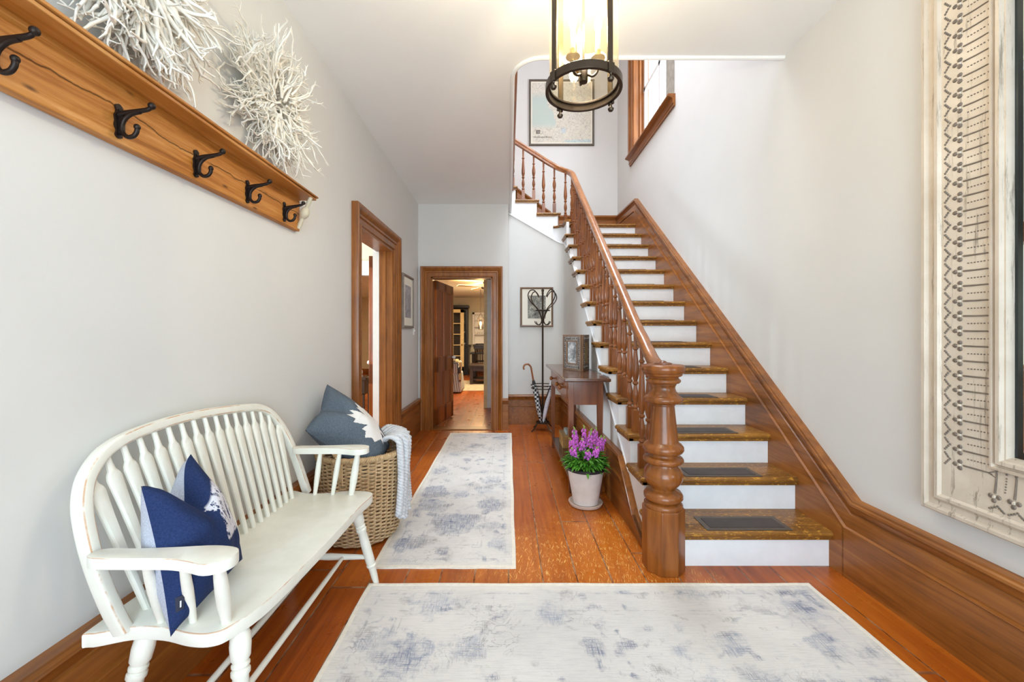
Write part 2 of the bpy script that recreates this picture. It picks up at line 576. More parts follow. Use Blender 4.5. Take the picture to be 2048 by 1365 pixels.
m_print('sketch_print', (120, 118, 124), (206, 204, 204), 22)
m_print('orchard_print', (56, 54, 54), (196, 192, 176), 22)
m_print('house_photo', (50, 50, 52), (214, 212, 208), 26)
m_print('tan_photo', (132, 108, 70), (168, 142, 98), 8)


def m_pillow_blue():
    t = NT('pillow_navy')
    tc = t.n('ShaderNodeUVMap', uv_map='UVMap')
    uv = tc.outputs['UV']
    u, v, w = t.sep(uv)
    ob = t.coords()
    heather = t.noise(t.coords((60, 60, 60)), 4, 3)
    grey = t.ramp(heather, [(0.3, lin((166, 170, 186))), (0.7, lin((198, 202, 214)))])
    navy = t.ramp(heather, [(0.3, lin((28, 42, 80))), (0.7, lin((42, 58, 100)))])
    c = t.mix(t.math('GREATER_THAN', u, 1.5), navy, grey)
    # worn white print at the far side
    jag = t.noise(t.coords((1, 1, 1)), 16, 6, 0.7)
    edge = t.math('ADD', 0.54, t.math('MULTIPLY', t.math('SUBTRACT', jag, 0.5), 0.35))
    inu = t.math('MULTIPLY', t.step(t.math('SUBTRACT', u, edge), 0.0, 0.01), t.math('LESS_THAN', u, 1.5))
    inv = t.math('MULTIPLY', t.step(v, 0.36, 0.38), t.math('SUBTRACT', 1.0, t.step(v, 0.80, 0.83)))
    stre = t.noise(t.coords((70, 70, 16)), 1.0, 4, 0.7)
    pr = t.math('MULTIPLY', t.math('MULTIPLY', inu, inv), t.math('SUBTRACT', 1.0, t.step(stre, 0.52, 0.6)))
    c = t.mix(pr, c, lin((222, 222, 232)))
    t.base(c)
    t.set(0.92, 0, 0, 0.2)
    t.bump(t.noise(t.coords((9, 9, 9)), 1.0, 3), 0.3, 0.02)
    MATS['pillow_navy'] = t.m
    t = NT('pillow_slate')
    heather = t.noise(t.coords((90, 90, 40)), 3, 4, 0.7)
    t.base(t.ramp(heather, [(0.3, lin((70, 80, 92))), (0.7, lin((112, 122, 132)))]))
    t.set(0.95, 0, 0, 0.2)
    t.bump(t.noise(t.coords((7, 7, 7)), 1.0, 3), 0.3, 0.02)
    MATS['pillow_slate'] = t.m
    plain('leaf_patch', (232, 228, 224), 0.9, var=0.02)


m_pillow_blue()


def m_umbrella():
    t = NT('umbrella_pattern')
    ch = t.n('ShaderNodeTexChecker')
    ch.inputs['Scale'].default_value = 36.0
    ch.inputs['Color1'].default_value = lin((28, 30, 34))
    ch.inputs['Color2'].default_value = lin((214, 218, 222))
    t.l(t.coords((1, 1, 1)), ch.inputs['Vector'])
    t.base(ch.outputs['Color'])
    t.set(0.6)
    MATS['umbrella_pattern'] = t.m
    t = NT('umbrella_white')
    w = t.step(t.noise(t.coords((10, 10, 60)), 1.0, 2), 0.58, 0.64)
    t.base(t.mix(t.math('MULTIPLY', w, 0.5), lin((222, 224, 234)), lin((140, 148, 172))))
    t.set(0.6)
    MATS['umbrella_white'] = t.m
    t = NT('stripe_fabric')
    x, y, z = t.sep(t.coords((1, 1, 1)))
    s = t.math('FRACT', t.math('MULTIPLY', t.math('ADD', x, y), 22.0))
    t.base(t.mix(t.step(s, 0.62, 0.7), lin((206, 208, 208)), lin((112, 122, 136))))
    t.set(0.9)
    MATS['stripe_fabric'] = t.m
    t = NT('plaid_throw')
    ch = t.n('ShaderNodeTexChecker')
    ch.inputs['Scale'].default_value = 7.0
    ch.inputs['Color1'].default_value = lin((196, 176, 130))
    ch.inputs['Color2'].default_value = lin((84, 78, 70))
    t.l(t.coords((1, 1, 1)), ch.inputs['Vector'])
    t.base(ch.outputs['Color'])
    t.set(0.95)
    MATS['plaid_throw'] = t.m


m_umbrella()


# ------------------------------------------------------------------ mesh helpers
class MB:
    def __init__(self):
        self.v = []
        self.f = []
        self.uv = None
        self.wear = None

    def add(self, vs, fs):
        o = len(self.v)
        self.v.extend(V(p) for p in vs)
        self.f.extend(tuple(i + o for i in f) for f in fs)
        return self

    def hexa(self, p):
        return self.add(p, [(0, 3, 2, 1), (4, 5, 6, 7), (0, 1, 5, 4), (1, 2, 6, 5), (2, 3, 7, 6), (3, 0, 4, 7)])

    def box(self, x0, x1, y0, y1, z0, z1):
        return self.hexa([(x0, y0, z0), (x1, y0, z0), (x1, y1, z0), (x0, y1, z0), (x0, y0, z1), (x1, y0, z1), (x1, y1, z1), (x0, y1, z1)])

    def obox(self, c, ax, ay, az):
        c, ax, ay, az = V(c), V(ax), V(ay), V(az)
        return self.hexa([c - ax - ay - az, c + ax - ay - az, c + ax + ay - az, c - ax + ay - az, c - ax - ay + az, c + ax - ay + az, c + ax + ay + az, c - ax + ay + az])

    def prism(self, poly, off):
        n = len(poly)
        off = V(off)
        vs = [V(p) for p in poly] + [V(p) + off for p in poly]
        fs = [tuple(range(n - 1, -1, -1)), tuple(range(n, 2 * n))]
        fs += [(i, (i + 1) % n, n + (i + 1) % n, n + i) for i in range(n)]
        return self.add(vs, fs)

    def loft(self, rings, close=True, caps=True):
        n = len(rings[0])
        vs = [p for r in rings for p in r]
        fs = []
        for a in range(len(rings) - 1):
            for i in range(n if close else n - 1):
                j = (i + 1) % n
                fs.append((a * n + i, a * n + j, (a + 1) * n + j, (a + 1) * n + i))
        if caps and close:
            fs.append(tuple(range(n - 1, -1, -1)))
            fs.append(tuple(range((len(rings) - 1) * n, len(rings) * n)))
        return self.add(vs, fs)

    def lathe(self, prof, c=(0, 0, 0), n=32, axis=(0, 0, 1), caps=True, rot=0.0):
        c = V(c)
        q = V((0, 0, 1)).rotation_difference(V(axis).normalized())
        rings = []
        for r, z in prof:
            r = max(r, 1e-4)
            rings.append([c + q @ V((r * cos(rot + 2 * pi * i / n), r * sin(rot + 2 * pi * i / n), z)) for i in range(n)])
        return self.loft(rings, True, caps)

    def tube(self, pts, r=0.01, n=8, caps=True, squash=None):
        pts = [V(p) for p in pts]
        m = len(pts)
        rs = r if isinstance(r, (list, tuple)) else [r] * m
        t0 = (pts[1] - pts[0]).normalized()
        up = V((0, 0, 1)) if abs(t0.z) < 0.9 else V((1, 0, 0))
        nrm = (up - t0 * up.dot(t0)).normalized()
        rings = []
        for i in range(m):
            a = pts[max(i - 1, 0)]
            b = pts[min(i + 1, m - 1)]
            t = (b - a)
            t = t.normalized() if t.length > 1e-9 else t0
            nrm = nrm - t * nrm.dot(t)
            nrm = nrm.normalized() if nrm.length > 1e-6 else V((1, 0, 0))
            bi = t.cross(nrm)
            rings.append([pts[i] + (nrm * cos(2 * pi * k / n) + bi * sin(2 * pi * k / n)) * rs[i] for k in range(n)])
        return self.loft(rings, True, caps)

    def grid(self, fn, nu, nv, wrap=False):
        o = len(self.v)
        vs = [V(fn(i / nu, j / nv)) for j in range(nv + 1) for i in range(nu + 1)]
        fs = []
        for j in range(nv):
            for i in range(nu):
                a = j * (nu + 1) + i
                fs.append((a, a + 1, a + nu + 2, a + nu + 1))
        return self.add(vs, fs)

    def ball(self, c, rx, ry=None, rz=None, n=12, m=8):
        ry = ry or rx
        rz = rz or rx
        c = V(c)
        rings = []
        for j in range(m + 1):
            a = -pi / 2 + pi * j / m
            ca = max(cos(a), 0.02)
            rings.append([c + V((rx * ca * cos(2 * pi * i / n), ry * ca * sin(2 * pi * i / n), rz * sin(a))) for i in range(n)])
        return self.loft(rings)

    def sweep(self, prof, path, out, closed=False):
        """prof = [(d, v)]: d along `out`, v along the in-plane normal (to the left of the walk seen from the tip of out)."""
        out = V(out).normalized()
        path = [V(p) for p in path]
        n = len(path)
        rings = []
        for i in range(n):
            if closed:
                a, b = path[i - 1], path[(i + 1) % n]
                ta, tb = (path[i] - a).normalized(), (b - path[i]).normalized()
            else:
                ta = (path[i] - path[i - 1]).normalized() if i > 0 else None
                tb = (path[i + 1] - path[i]).normalized() if i < n - 1 else None
                ta = ta or tb
                tb = tb or ta
            na, nb = out.cross(ta), out.cross(tb)
            mm = (na + nb)
            mm = mm / max(mm.dot(na), 1e-6)
            rings.append([path[i] + out * d + mm * v for d, v in prof])
        if closed:
            k = len(prof)
            vs = [p for r in rings for p in r]
            fs = []
            for a in range(n):
                b = (a + 1) % n
                for i in range(k):
                    j = (i + 1) % k
                    fs.append((a * k + i, a * k + j, b * k + j, b * k + i))
            return self.add(vs, fs)
        return self.loft(rings)

    def build(self, name, mat, parent=None, bevel=0.0, seg=2, flat=False, angle=38, sub=0):
        me = bpy.data.meshes.new(name)
        off = V((0, 0, 0))
        if parent is not None:
            p = parent
            while p is not None:
                off = off + p.location
                p = p.parent
        me.from_pydata([tuple(p - off) for p in self.v], [], self.f)
        me.validate()
        import bmesh
        bm = bmesh.new()
        bm.from_mesh(me)
        bmesh.ops.recalc_face_normals(bm, faces=bm.faces)
        bm.to_mesh(me)
        bm.free()
        if self.uv is not None and len(me.vertices) == len(self.uv):
            ul = me.uv_layers.new(name='UVMap')
            for lp in me.loops:
                ul.data[lp.index].uv = self.uv[lp.vertex_index]
        if self.wear is not None and len(me.vertices) == len(self.wear):
            at = me.attributes.new('wear', 'FLOAT', 'POINT')
            at.data.foreach_set('value', self.wear)
        me.materials.append(MATS[mat] if isinstance(mat, str) else mat)
        if not flat:
            me.shade_smooth()
            me.set_sharp_from_angle(angle=radians(angle))
        o = bpy.data.objects.new(name, me)
        COL.objects.link(o)
        if parent is not None:
            o.parent = parent
        if bevel:
            b = o.modifiers.new('bevel', 'BEVEL')
            b.width = bevel
            b.segments = seg
            b.limit_method = 'ANGLE'
            b.angle_limit = radians(40)
        if sub:
            s = o.modifiers.new('sub', 'SUBSURF')
            s.levels = s.render_levels = sub
        return o


def tag(o, label, cat, group=None, kind=None):
    o['label'] = label
    o['category'] = cat
    if group:
        o['group'] = group
    if kind:
        o['kind'] = kind
    return o


def thing(name, label, cat, loc, group=None):
    o = bpy.data.objects.new(name, None)
    o.empty_display_size = 0.1
    o.location = loc
    COL.objects.link(o)
    return tag(o, label, cat, group)


def struct(name, mb, mat, label=None, **kw):
    o = mb.build(name, mat, **kw)
    o['kind'] = 'structure'
    if label:
        o['label'] = label
    return o


def spline(pts, k=6, closed=False):
    pts = [V(p) for p in pts]
    n = len(pts)
    out = []
    rng = range(n if closed else n - 1)
    for i in rng:
        if closed:
            p0, p1, p2, p3 = pts[i - 1], pts[i], pts[(i + 1) % n], pts[(i + 2) % n]
        else:
            p0, p1, p2, p3 = pts[max(i - 1, 0)], pts[i], pts[i + 1], pts[min(i + 2, n - 1)]
        for j in range(k):
            t = j / k
            out.append(0.5 * ((2 * p1) + (p2 - p0) * t + (2 * p0 - 5 * p1 + 4 * p2 - p3) * t * t + (3 * p1 - p0 - 3 * p2 + p3) * t ** 3))
    if not closed:
        out.append(pts[-1])
    return out


def lerp(a, b, t):
    return a + (b - a) * t


def interp(tab, x):
    if x <= tab[0][0]:
        return tab[0][1]
    for (a, b), (c, d) in zip(tab, tab[1:]):
        if x <= c:
            return b + (d - b) * (x - a) / (c - a)
    return tab[-1][1]


# ------------------------------------------------------------------ room shell
Y_FRONT, Y_FAR, Y_NOOK, Y_BACK = -1.45, 5.45, 5.80, 6.77
X_R = 1.80


def wl(y):                       # the left wall runs very slightly out of square
    return -1.2 - 0.01 * (Y_FAR - y)


def zc(y):                       # the old ceiling sags a little towards the back
    return 3.0 + 0.03 * (Y_FAR - y)


fl = MB()
fl.box(-5.0, 3.2, Y_FRONT - 0.15, 13.4, -0.12, 0.0)
struct('floor', fl, 'floor_planks', 'worn orange pine plank floor')

# left wall with the parlour doorway (Y 3.35 .. 4.28, 2.15 high)
D1A, D1B, D1H = 3.35, 4.28, 2.15
mb = MB()


def lw(y0, y1, z0, z1, t=0.15):
    z1a = z1 if z1 else zc(y0)
    z1b = z1 if z1 else zc(y1)
    mb.hexa([(wl(y0) - t, y0, z0), (wl(y0), y0, z0), (wl(y1), y1, z0), (wl(y1) - t, y1, z0),
             (wl(y0) - t, y0, z1a), (wl(y0), y0, z1a), (wl(y1), y1, z1b), (wl(y1) - t, y1, z1b)])


lw(Y_FRONT, D1A, 0, None)
lw(D1A, D1B, D1H, None)
lw(D1B, Y_FAR + 0.1, 0, None)
struct('wall_left', mb, 'wall_paint')

# right wall with the stair window opening
WY0, WY1, WZ0, WZ1 = 4.59, 5.86, 3.87, 5.55
mb = MB()
mb.box(X_R, X_R + 0.22, Y_FRONT, WY0, 0, 6.1)
mb.box(X_R, X_R + 0.22, WY1, Y_BACK + 0.15, 0, 6.1)
mb.box(X_R, X_R + 0.22, WY0, WY1, 0, WZ0)
mb.box(X_R, X_R + 0.22, WY0, WY1, WZ1, 6.1)
struct('wall_right', mb, 'wall_paint')

mb = MB()
mb.box(-1.4, X_R, Y_BACK, Y_BACK + 0.15, 2.2, 6.1)
struct('wall_back', mb, 'wall_paint', 'stair hall wall behind the landing')
mb = MB()
mb.box(-1.4, -1.25, 2.3, Y_BACK, 3.36, 6.1)
mb.box(-1.25, X_R, 2.15, 2.3, 3.36, 6.1)
struct('wall_upper', mb, 'wall_paint')
mb = MB()
mb.box(-1.4, X_R + 0.2, 2.15, Y_BACK + 0.15, 6.1, 6.2)
struct('ceiling_upper', mb, 'ceiling_paint')

# far wall with the rear doorway  (X -1.02 .. -0.21, 2.03 high)
D2A, D2B, D2H = -1.025, -0.215, 2.03
mb = MB()
mb.box(wl(Y_FAR) - 0.15, D2A, Y_FAR, Y_FAR + 0.14, 0, 3.05)
mb.box(D2B, -0.005, Y_FAR, Y_FAR + 0.14, 0, 3.05)
mb.box(D2A, D2B, Y_FAR, Y_FAR + 0.14, D2H, 3.05)
mb.box(-0.145, -0.005, Y_FAR + 0.14, Y_NOOK + 0.15, 0, 3.05)
struct('wall_far', mb, 'wall_paint')

# front wall behind the camera: glazed double door and sidelights
mb = MB()
mb.box(wl(Y_FRONT) - 0.15, -0.95, Y_FRONT - 0.12, Y_FRONT, 0, 3.3)
mb.box(1.45, X_R, Y_FRONT - 0.12, Y_FRONT, 0, 3.3)
mb.box(-0.95, 1.45, Y_FRONT - 0.12, Y_FRONT, 2.7, 3.3)
struct('wall_front', mb, 'wall_paint')
dr = bpy.data.objects.new('door_1', None)
dr.location = (0.25, Y_FRONT, 0)
COL.objects.link(dr)
dr['kind'] = 'structure'
mb = MB()
for xa in (-0.95, -0.36, 0.24, 0.84, 1.39):
    mb.box(xa, xa + 0.06, Y_FRONT - 0.09, Y_FRONT - 0.03, 0, 2.7)
for za, zb in ((0, 0.22), (2.05, 2.13), (2.64, 2.7)):
    mb.box(-0.95, 1.45, Y_FRONT - 0.085, Y_FRONT - 0.035, za, zb)
mb.build('door_frame', 'trim_wood_up', dr)
mb = MB()
mb.box(-0.9, 1.4, Y_FRONT - 0.064, Y_FRONT - 0.058, 0.2, 2.66)
mb.build('door_glass', 'pane_glass', dr)

# ceiling with the rounded stairwell opening: X from 0.03, Y from 2.68
OX, OY, OR = 0.03, 2.68, 0.20
CT = 0.36
arc = [(OX + OR - OR * cos(a), OY + OR - OR * sin(a)) for a in [pi / 2 * i / 10 for i in range(11)]]
# from (OX, OY+OR) round to (OX+OR, OY)
mb = MB()
xl = -1.4


def cpoly(pts):
    lo = [V((x, y, zc(y))) for x, y in pts]
    n = len(lo)
    vs = lo + [V((p.x, p.y, 3.36)) for p in lo]
    mb.add(vs, [tuple(range(n)), tuple(range(2 * n - 1, n - 1, -1))] + [(i, (i + 1) % n, n + (i + 1) % n, n + i) for i in range(n)])


cpoly([(xl, Y_FRONT - 0.12), (X_R, Y_FRONT - 0.12), (X_R, OY), (xl, OY)])
cpoly([(xl, OY), (OX + OR, OY)] + list(reversed(arc))[1:] + [(OX, Y_NOOK + 0.15), (xl, Y_NOOK + 0.15)])
struct('ceiling', mb, 'ceiling_paint', angle=25)
# plaster corner bead round the opening
mb = MB()
pth = [V((X_R, OY, zc(OY) - 0.004)), V((OX + OR, OY, zc(OY) - 0.004))] + [V((x, y, zc(y) - 0.004)) for x, y in list(reversed(arc))[1:]] + [V((OX, y, zc(y) - 0.004)) for y in (3.3, 4.2, 5.0, 5.78)]
mb.tube(pth, 0.014, 8)
struct('trim_1', mb, 'ceiling_paint', 'rounded plaster edge of the stairwell opening')
# wooden nosing of the upper floor seen through the opening
mb = MB()
mb.box(OX + 0.005, OX + 0.04, 2.92, 5.80, 3.30, 3.40)
struct('trim_2', mb, 'trim_wood')
# upper hall floor
mb = MB()
mb.box(-1.25, OX - 0.02, 2.3, Y_BACK, 3.36, 3.38)
mb.box(OX - 0.02, X_R, 2.3, OY - 0.01, 3.36, 3.38)
struct('floor_upper', mb, 'floor_planks')

# nook + understair wall (one curving plaster sheet) ------------------------------
XS0 = 0.84


def xs(y):                      # face of the outer stair string
    return XS0 - 0.02 * (y - 2.25)


def wall_path():
    p = [(xs(y), y) for y in (2.36, 2.6, 2.9, 3.2, 3.5, 3.8, 4.1, 4.4, 4.7, 5.0, 5.3, 5.48, 5.66)]
    cx, cy, rr = xs(5.66) - 0.14, 5.66, 0.14
    for i in range(1, 9):
        a = pi / 2 * i / 8
        p.append((cx + rr * cos(a), cy + rr * sin(a)))
    p += [(x, Y_NOOK) for x in (0.42, 0.30, 0.18, 0.06, -0.004)]
    return p


WP = wall_path()
ZB = [(2.36, -0.2), (2.545, 0.03), (2.837, 0.358), (3.486, 0.885), (3.926, 1.30), (4.5, 1.76), (5.14, 2.27), (5.48, 2.45), (5.66, 2.53)]


def bead_z(x, y):
    if y <= 5.66:
        return interp(ZB, y)
    return 2.53 + (xs(5.66) - x) * 0.58


def sheet(name, path, zlo, zhi, d0, d1, mat, parent=None, **kw):
    """plaster/board sheet along a plan path; d = offset to the hall side (-X / -Y)"""
    m = MB()
    n = len(path)
    nr = []
    for i in range(n):
        a, b = V(path[max(i - 1, 0)]), V(path[min(i + 1, n - 1)])
        t = (b - a).normalized()
        nr.append(V((-t.y, t.x)))
    rings = []
    for i, (x, y) in enumerate(path):
        a = V((x, y)) + nr[i] * d0
        b = V((x, y)) + nr[i] * d1
        lo, hi = zlo(x, y), zhi(x, y)
        if hi < lo + 0.002:
            hi = lo + 0.002
        rings.append([V((a.x, a.y, lo)), V((b.x, b.y, lo)), V((b.x, b.y, hi)), V((a.x, a.y, hi))])
    m.loft(rings)
    return m if name is None else m.build(name, mat, parent, **kw)


o = sheet('wall_nook', WP, lambda x, y: 0.0, lambda x, y: max(0.004, bead_z(x, y)), -0.03, 0.0, 'wall_paint')
o['kind'] = 'structure'

# baseboards -----------------------------------------------------------------------
BB = [(0, 0), (0.044, 0), (0.044, 0.252), (0.049, 0.257), (0.049, 0.262), (0.036, 0.266), (0.036, 0.338), (0.030, 0.342), (0.030, 0.348),
      (0.034, 0.352), (0.038, 0.372), (0.048, 0.388), (0.054, 0.392), (0.054, 0.404), (0.048, 0.410), (0.048, 0.42), (0, 0.42)]


def base_run(mbx, p0, p1, out, prof=BB):
    p0, p1, out = V(p0), V(p1), V(out)
    mbx.loft([[p0 + out * d + V((0, 0, z)) for d, z in prof], [p1 + out * d + V((0, 0, z)) for d, z in prof]])


mb = MB()
base_run(mb, (wl(Y_FRONT), Y_FRONT, 0), (wl(D1A - 0.16), D1A - 0.16, 0), (1, 0, 0))
base_run(mb, (wl(D1B + 0.16), D1B + 0.16, 0), (wl(Y_FAR), Y_FAR, 0), (1, 0, 0))
struct('baseboard_left', mb, 'trim_wood')
mb = MB()
base_run(mb, (D2B + 0.135, Y_FAR, 0), (-0.005, Y_FAR, 0), (0, -1, 0))
struct('baseboard_far', mb, 'trim_wood_across')
# curving baseboard of the nook and under the stair
m = MB()
nr = []
n = len(WP)
rings = []
for i in range(n):
    a, b = V(WP[max(i - 1, 0)]), V(WP[min(i + 1, n - 1)])
    t = (b - a).normalized()
    nn = V((-t.y, t.x))
    rings.append([V((WP[i][0] + nn.x * d, WP[i][1] + nn.y * d, z)) for d, z in BB])
# cut the board to the rake of the stair near the newel
for i, (x, y) in enumerate(WP):
    lim = max(0.02, interp([(2.36, 0.02), (2.5, 0.03), (2.95, 0.46)], y))
    for p in rings[i]:
        p.z = min(p.z, lim)
m.loft(rings)
struct('baseboard_nook', m, 'trim_wood')

# right baseboard running up the stair as skirting
R, G = 0.2, 0.265
YN1 = 2.217                    # nosing of the first tread


def yn(k):
    return YN1 + (k - 1) * G


def yr(k):
    return yn(k) + 0.03


mb = MB()
PR = [(0, -0.168), (0.044, -0.168), (0.049, -0.163), (0.049, -0.158), (0.036, -0.154), (0.036, -0.082), (0.030, -0.078), (0.030, -0.072),
      (0.034, -0.068), (0.038, -0.048), (0.048, -0.032), (0.054, -0.028), (0.054, -0.016), (0.048, -0.010), (0.048, 0), (0, 0)]
KN = (2.09, 0.42)
PK = (5.70, 3.16)
path = [(X_R, Y_FRONT, 0.42), (X_R, KN[0], KN[1]), (X_R, PK[0], PK[1]), (X_R, Y_BACK, 3.2)]
mb.sweep([(d, v) for d, v in PR], path, (-1, 0, 0))
if mb.v[0].z > 0.42 - 0.16 + 0.05:      # profile must hang below the top line
    mb = MB()
    mb.sweep([(d, -v) for d, v in PR], path, (-1, 0, 0))
mb.box(X_R - 0.044, X_R, Y_FRONT, KN[0] + 0.07, 0, 0.256)
mb.prism([(X_R, KN[0] + 0.06, 0), (X_R, KN[0] + 0.06, 0.255), (X_R, PK[0], 2.98), (X_R, Y_BACK, 3.03), (X_R, Y_BACK, 2.6), (X_R, 5.4, 2.4), (X_R, 2.6, 0)], (-0.044, 0, 0))
struct('baseboard_right', mb, 'trim_wood')
# landing baseboard on the back wall, rising with the upper flight
mb = MB()
base_run(mb, (X_R, Y_BACK, 2.8), (0.70, Y_BACK, 2.8), (0, -1, 0))
base_run(mb, (0.70, Y_BACK, 2.86), (0.0, Y_BACK, 3.36), (0, -1, 0))
struct('baseboard_back', mb, 'trim_wood_across')

# door casings and jambs ------------------------------------------------------------
CS = [(0, 0), (0.018, 0), (0.026, 0.008), (0.026, 0.014), (0.018, 0.02), (0.018, 0.062), (0.030, 0.070), (0.030, 0.088), (0.022, 0.094),
      (0.036, 0.110), (0.052, 0.132), (0.056, 0.140), (0.056, 0.155), (0.048, 0.160), (0, 0.160)]


def casing(name, pa, pb, h, out, width=1.0, mat='trim_wood_up', top=1.0):
    pa, pb = V(pa), V(pb)
    m = MB()
    prof = [(d, v * width) for d, v in CS]
    m.sweep(prof, [pa, pa + V((0, 0, h)), pb + V((0, 0, h)), pb], out)
    # profile must lie outside the opening
    q = m.v[len(prof) - 1]
    if (q - pa).dot(pb - pa) > 0:
        m = MB()
        m.sweep([(d, -v) for d, v in prof], [pa, pa + V((0, 0, h)), pb + V((0, 0, h)), pb], out)
    return struct(name, m, mat)


casing('trim_3', (wl(D1A), D1A, 0), (wl(D1B), D1B, 0), D1H, (1, 0, 0))
casing('trim_4', (D2A, Y_FAR, 0), (D2B, Y_FAR, 0), D2H, (0, -1, 0), 0.86)
mb = MB()
x1, x2 = wl(D1A), wl(D1B)
mb.box(x1 - 0.15, x1, D1A - 0.005, D1A + 0.02, 0, D1H)
mb.box(x2 - 0.13, x2 + 0.005, D1B - 0.02, D1B + 0.005, 0, D1H)
mb.box(x2 - 0.09, x2 - 0.06, D1B - 0.035, D1B - 0.02, 0, D1H)
mb.box(x1 - 0.15, x1 + 0.02, D1A, D1B, D1H - 0.02, D1H + 0.005)
struct('trim_5', mb, 'trim_wood_up')
mb = MB()
mb.box(x2 - 0.20, x2 - 0.135, D1B - 0.015, D1B + 0.09, 0, D1H)
struct('trim_6', mb, 'white_trim')
mb = MB()
mb.box(D2A - 0.005, D2A + 0.018, Y_FAR - 0.004, Y_FAR + 0.14, 0, D2H)
mb.box(D2B - 0.018, D2B + 0.005, Y_FAR - 0.004, Y_FAR + 0.14, 0, D2H)
mb.box(D2A, D2B, Y_FAR - 0.004, Y_FAR + 0.14, D2H - 0.018, D2H + 0.005)
struct('trim_7', mb, 'trim_wood_up')
mb = MB()
mb.box(D2A, D2B, Y_FAR - 0.03, Y_FAR + 0.16, 0, 0.012)
struct('trim_8', mb, 'trim_wood_across', 'wooden threshold of the rear doorway', bevel=0.004)


# panelled door leaf helper
def leaf(name, hinge, ang, w, h, mat, thick=0.042, panels=True):
    d = bpy.data.objects.new(name, None)
    d.location = hinge
    COL.objects.link(d)
    d['kind'] = 'structure'
    ux, uy = V((cos(ang), sin(ang), 0)), V((-sin(ang), cos(ang), 0))

    def B(mm, a0, a1, t0, t1, z0, z1):
        p = V(hinge)
        c = [p + ux * a + uy * t + V((0, 0, z)) for z in (z0, z1) for a, t in ((a0, t0), (a1, t0), (a1, t1), (a0, t1))]
        mm.hexa(c)
    mm = MB()
    t = thick / 2
    st = 0.11
    for a in (0, w / 2 - st / 2, w - st):
        B(mm, a, a + st, -t, t, 0.02, h)
    for z0, z1 in ((0.02, 0.26), (0.74, 0.96), (h - 0.13, h)):
        B(mm, 0, w, -t, t, z0, z1)
    mm.build('stile_and_rail', mat, d, bevel=0.006)
    mm = MB()
    B(mm, 0.05, w - 0.05, -t * 0.35, t * 0.35, 0.1, h - 0.06)
    mm.build('panel', mat, d)
    mm = MB()
    for sgn in (-1, 1):
        c = V(hinge) + ux * (w - 0.06) + uy * sgn * (t + 0.03) + V((0, 0, 0.92))
        mm.ball(c, 0.026, 0.026, 0.026)
        mm.tube([c - uy * sgn * 0.035, c], 0.011, 10)
    mm.build('door_knob', 'white_plate', d)
    return d


leaf('door_2', (D2A + 0.03, Y_FAR + 0.12, 0), radians(80.5), 0.76, 2.0, 'door_wood')
leaf('door_3', (wl(D1B) - 0.235, D1B + 0.06, 0), atan2(0.95, -0.28), 0.86, 2.1, 'door_wood', 0.06)

# ------------------------------------------------------------------ staircase
LZ = 14 * R


def xl_t(y):                  # left ends of the treads (return nosing)
    return xs(y) - 0.035


st = thing('staircase', 'dark wooden staircase with white risers turning left at the top', 'staircase', (1.3, 2.24, 0))
XRT = X_R - 0.044


def slab(mm, x0a, x0b, x1, yf, yb, zt, th=0.034):
    r = th / 2
    rings = []
    for i in range(9):
        a = -pi / 2 + pi * i / 8
        ins = r * (1 - cos(a))
        z = zt - r + r * sin(a)
        rings.append([V((x0a + ins, yf + ins, z)), V((x1, yf + ins, z)), V((x1, yb, z)), V((x0b + ins, yb, z))])
    mm.loft(rings)


for k in range(1, 15):
    y0 = yn(k)
    yb = yr(k + 1) if k < 14 else Y_BACK - 0.01
    mm = MB()
    if k == 1:
        slab(mm, 0.80, 0.80, XRT, y0, yb, R)
        slab_x = 0.80
    else:
        yb2 = yb
        slab(mm, xl_t(y0) if k < 14 else 0.70, xl_t(yb2) if k < 14 else 0.70, XRT, y0, yb2, k * R)
        if k == 14:
            mm.box(0.36, 0.70, Y_NOOK + 0.01, yb, LZ - 0.034, LZ)
            # curved nosing at the turn
    # cove moulding under the nosing
    mm.box(xl_t(y0) + 0.018 if k > 1 else 0.82, XRT, y0 + 0.014, y0 + 0.03, k * R - 0.05, k * R - 0.033)
    if k > 1:
        ye = yb if k < 14 else 5.5
        mm.hexa([(xl_t(y0) + 0.014, y0 + 0.014, k * R - 0.05), (xs(y0) + 0.01, y0 + 0.014, k * R - 0.05), (xs(ye) + 0.01, ye, k * R - 0.05), (xl_t(ye) + 0.014, ye, k * R - 0.05),
                 (xl_t(y0) + 0.014, y0 + 0.014, k * R - 0.033), (xs(y0) + 0.01, y0 + 0.014, k * R - 0.033), (xs(ye) + 0.01, ye, k * R - 0.033), (xl_t(ye) + 0.014, ye, k * R - 0.033)])
    mm.build('tread', 'tread_wood', st)
    mm = MB()
    mm.box(xs(yr(k)) + 0.002, XRT, yr(k), yr(k) + 0.018, (k - 1) * R, k * R - 0.034)
    mm.build('riser', 'stair_white', st)

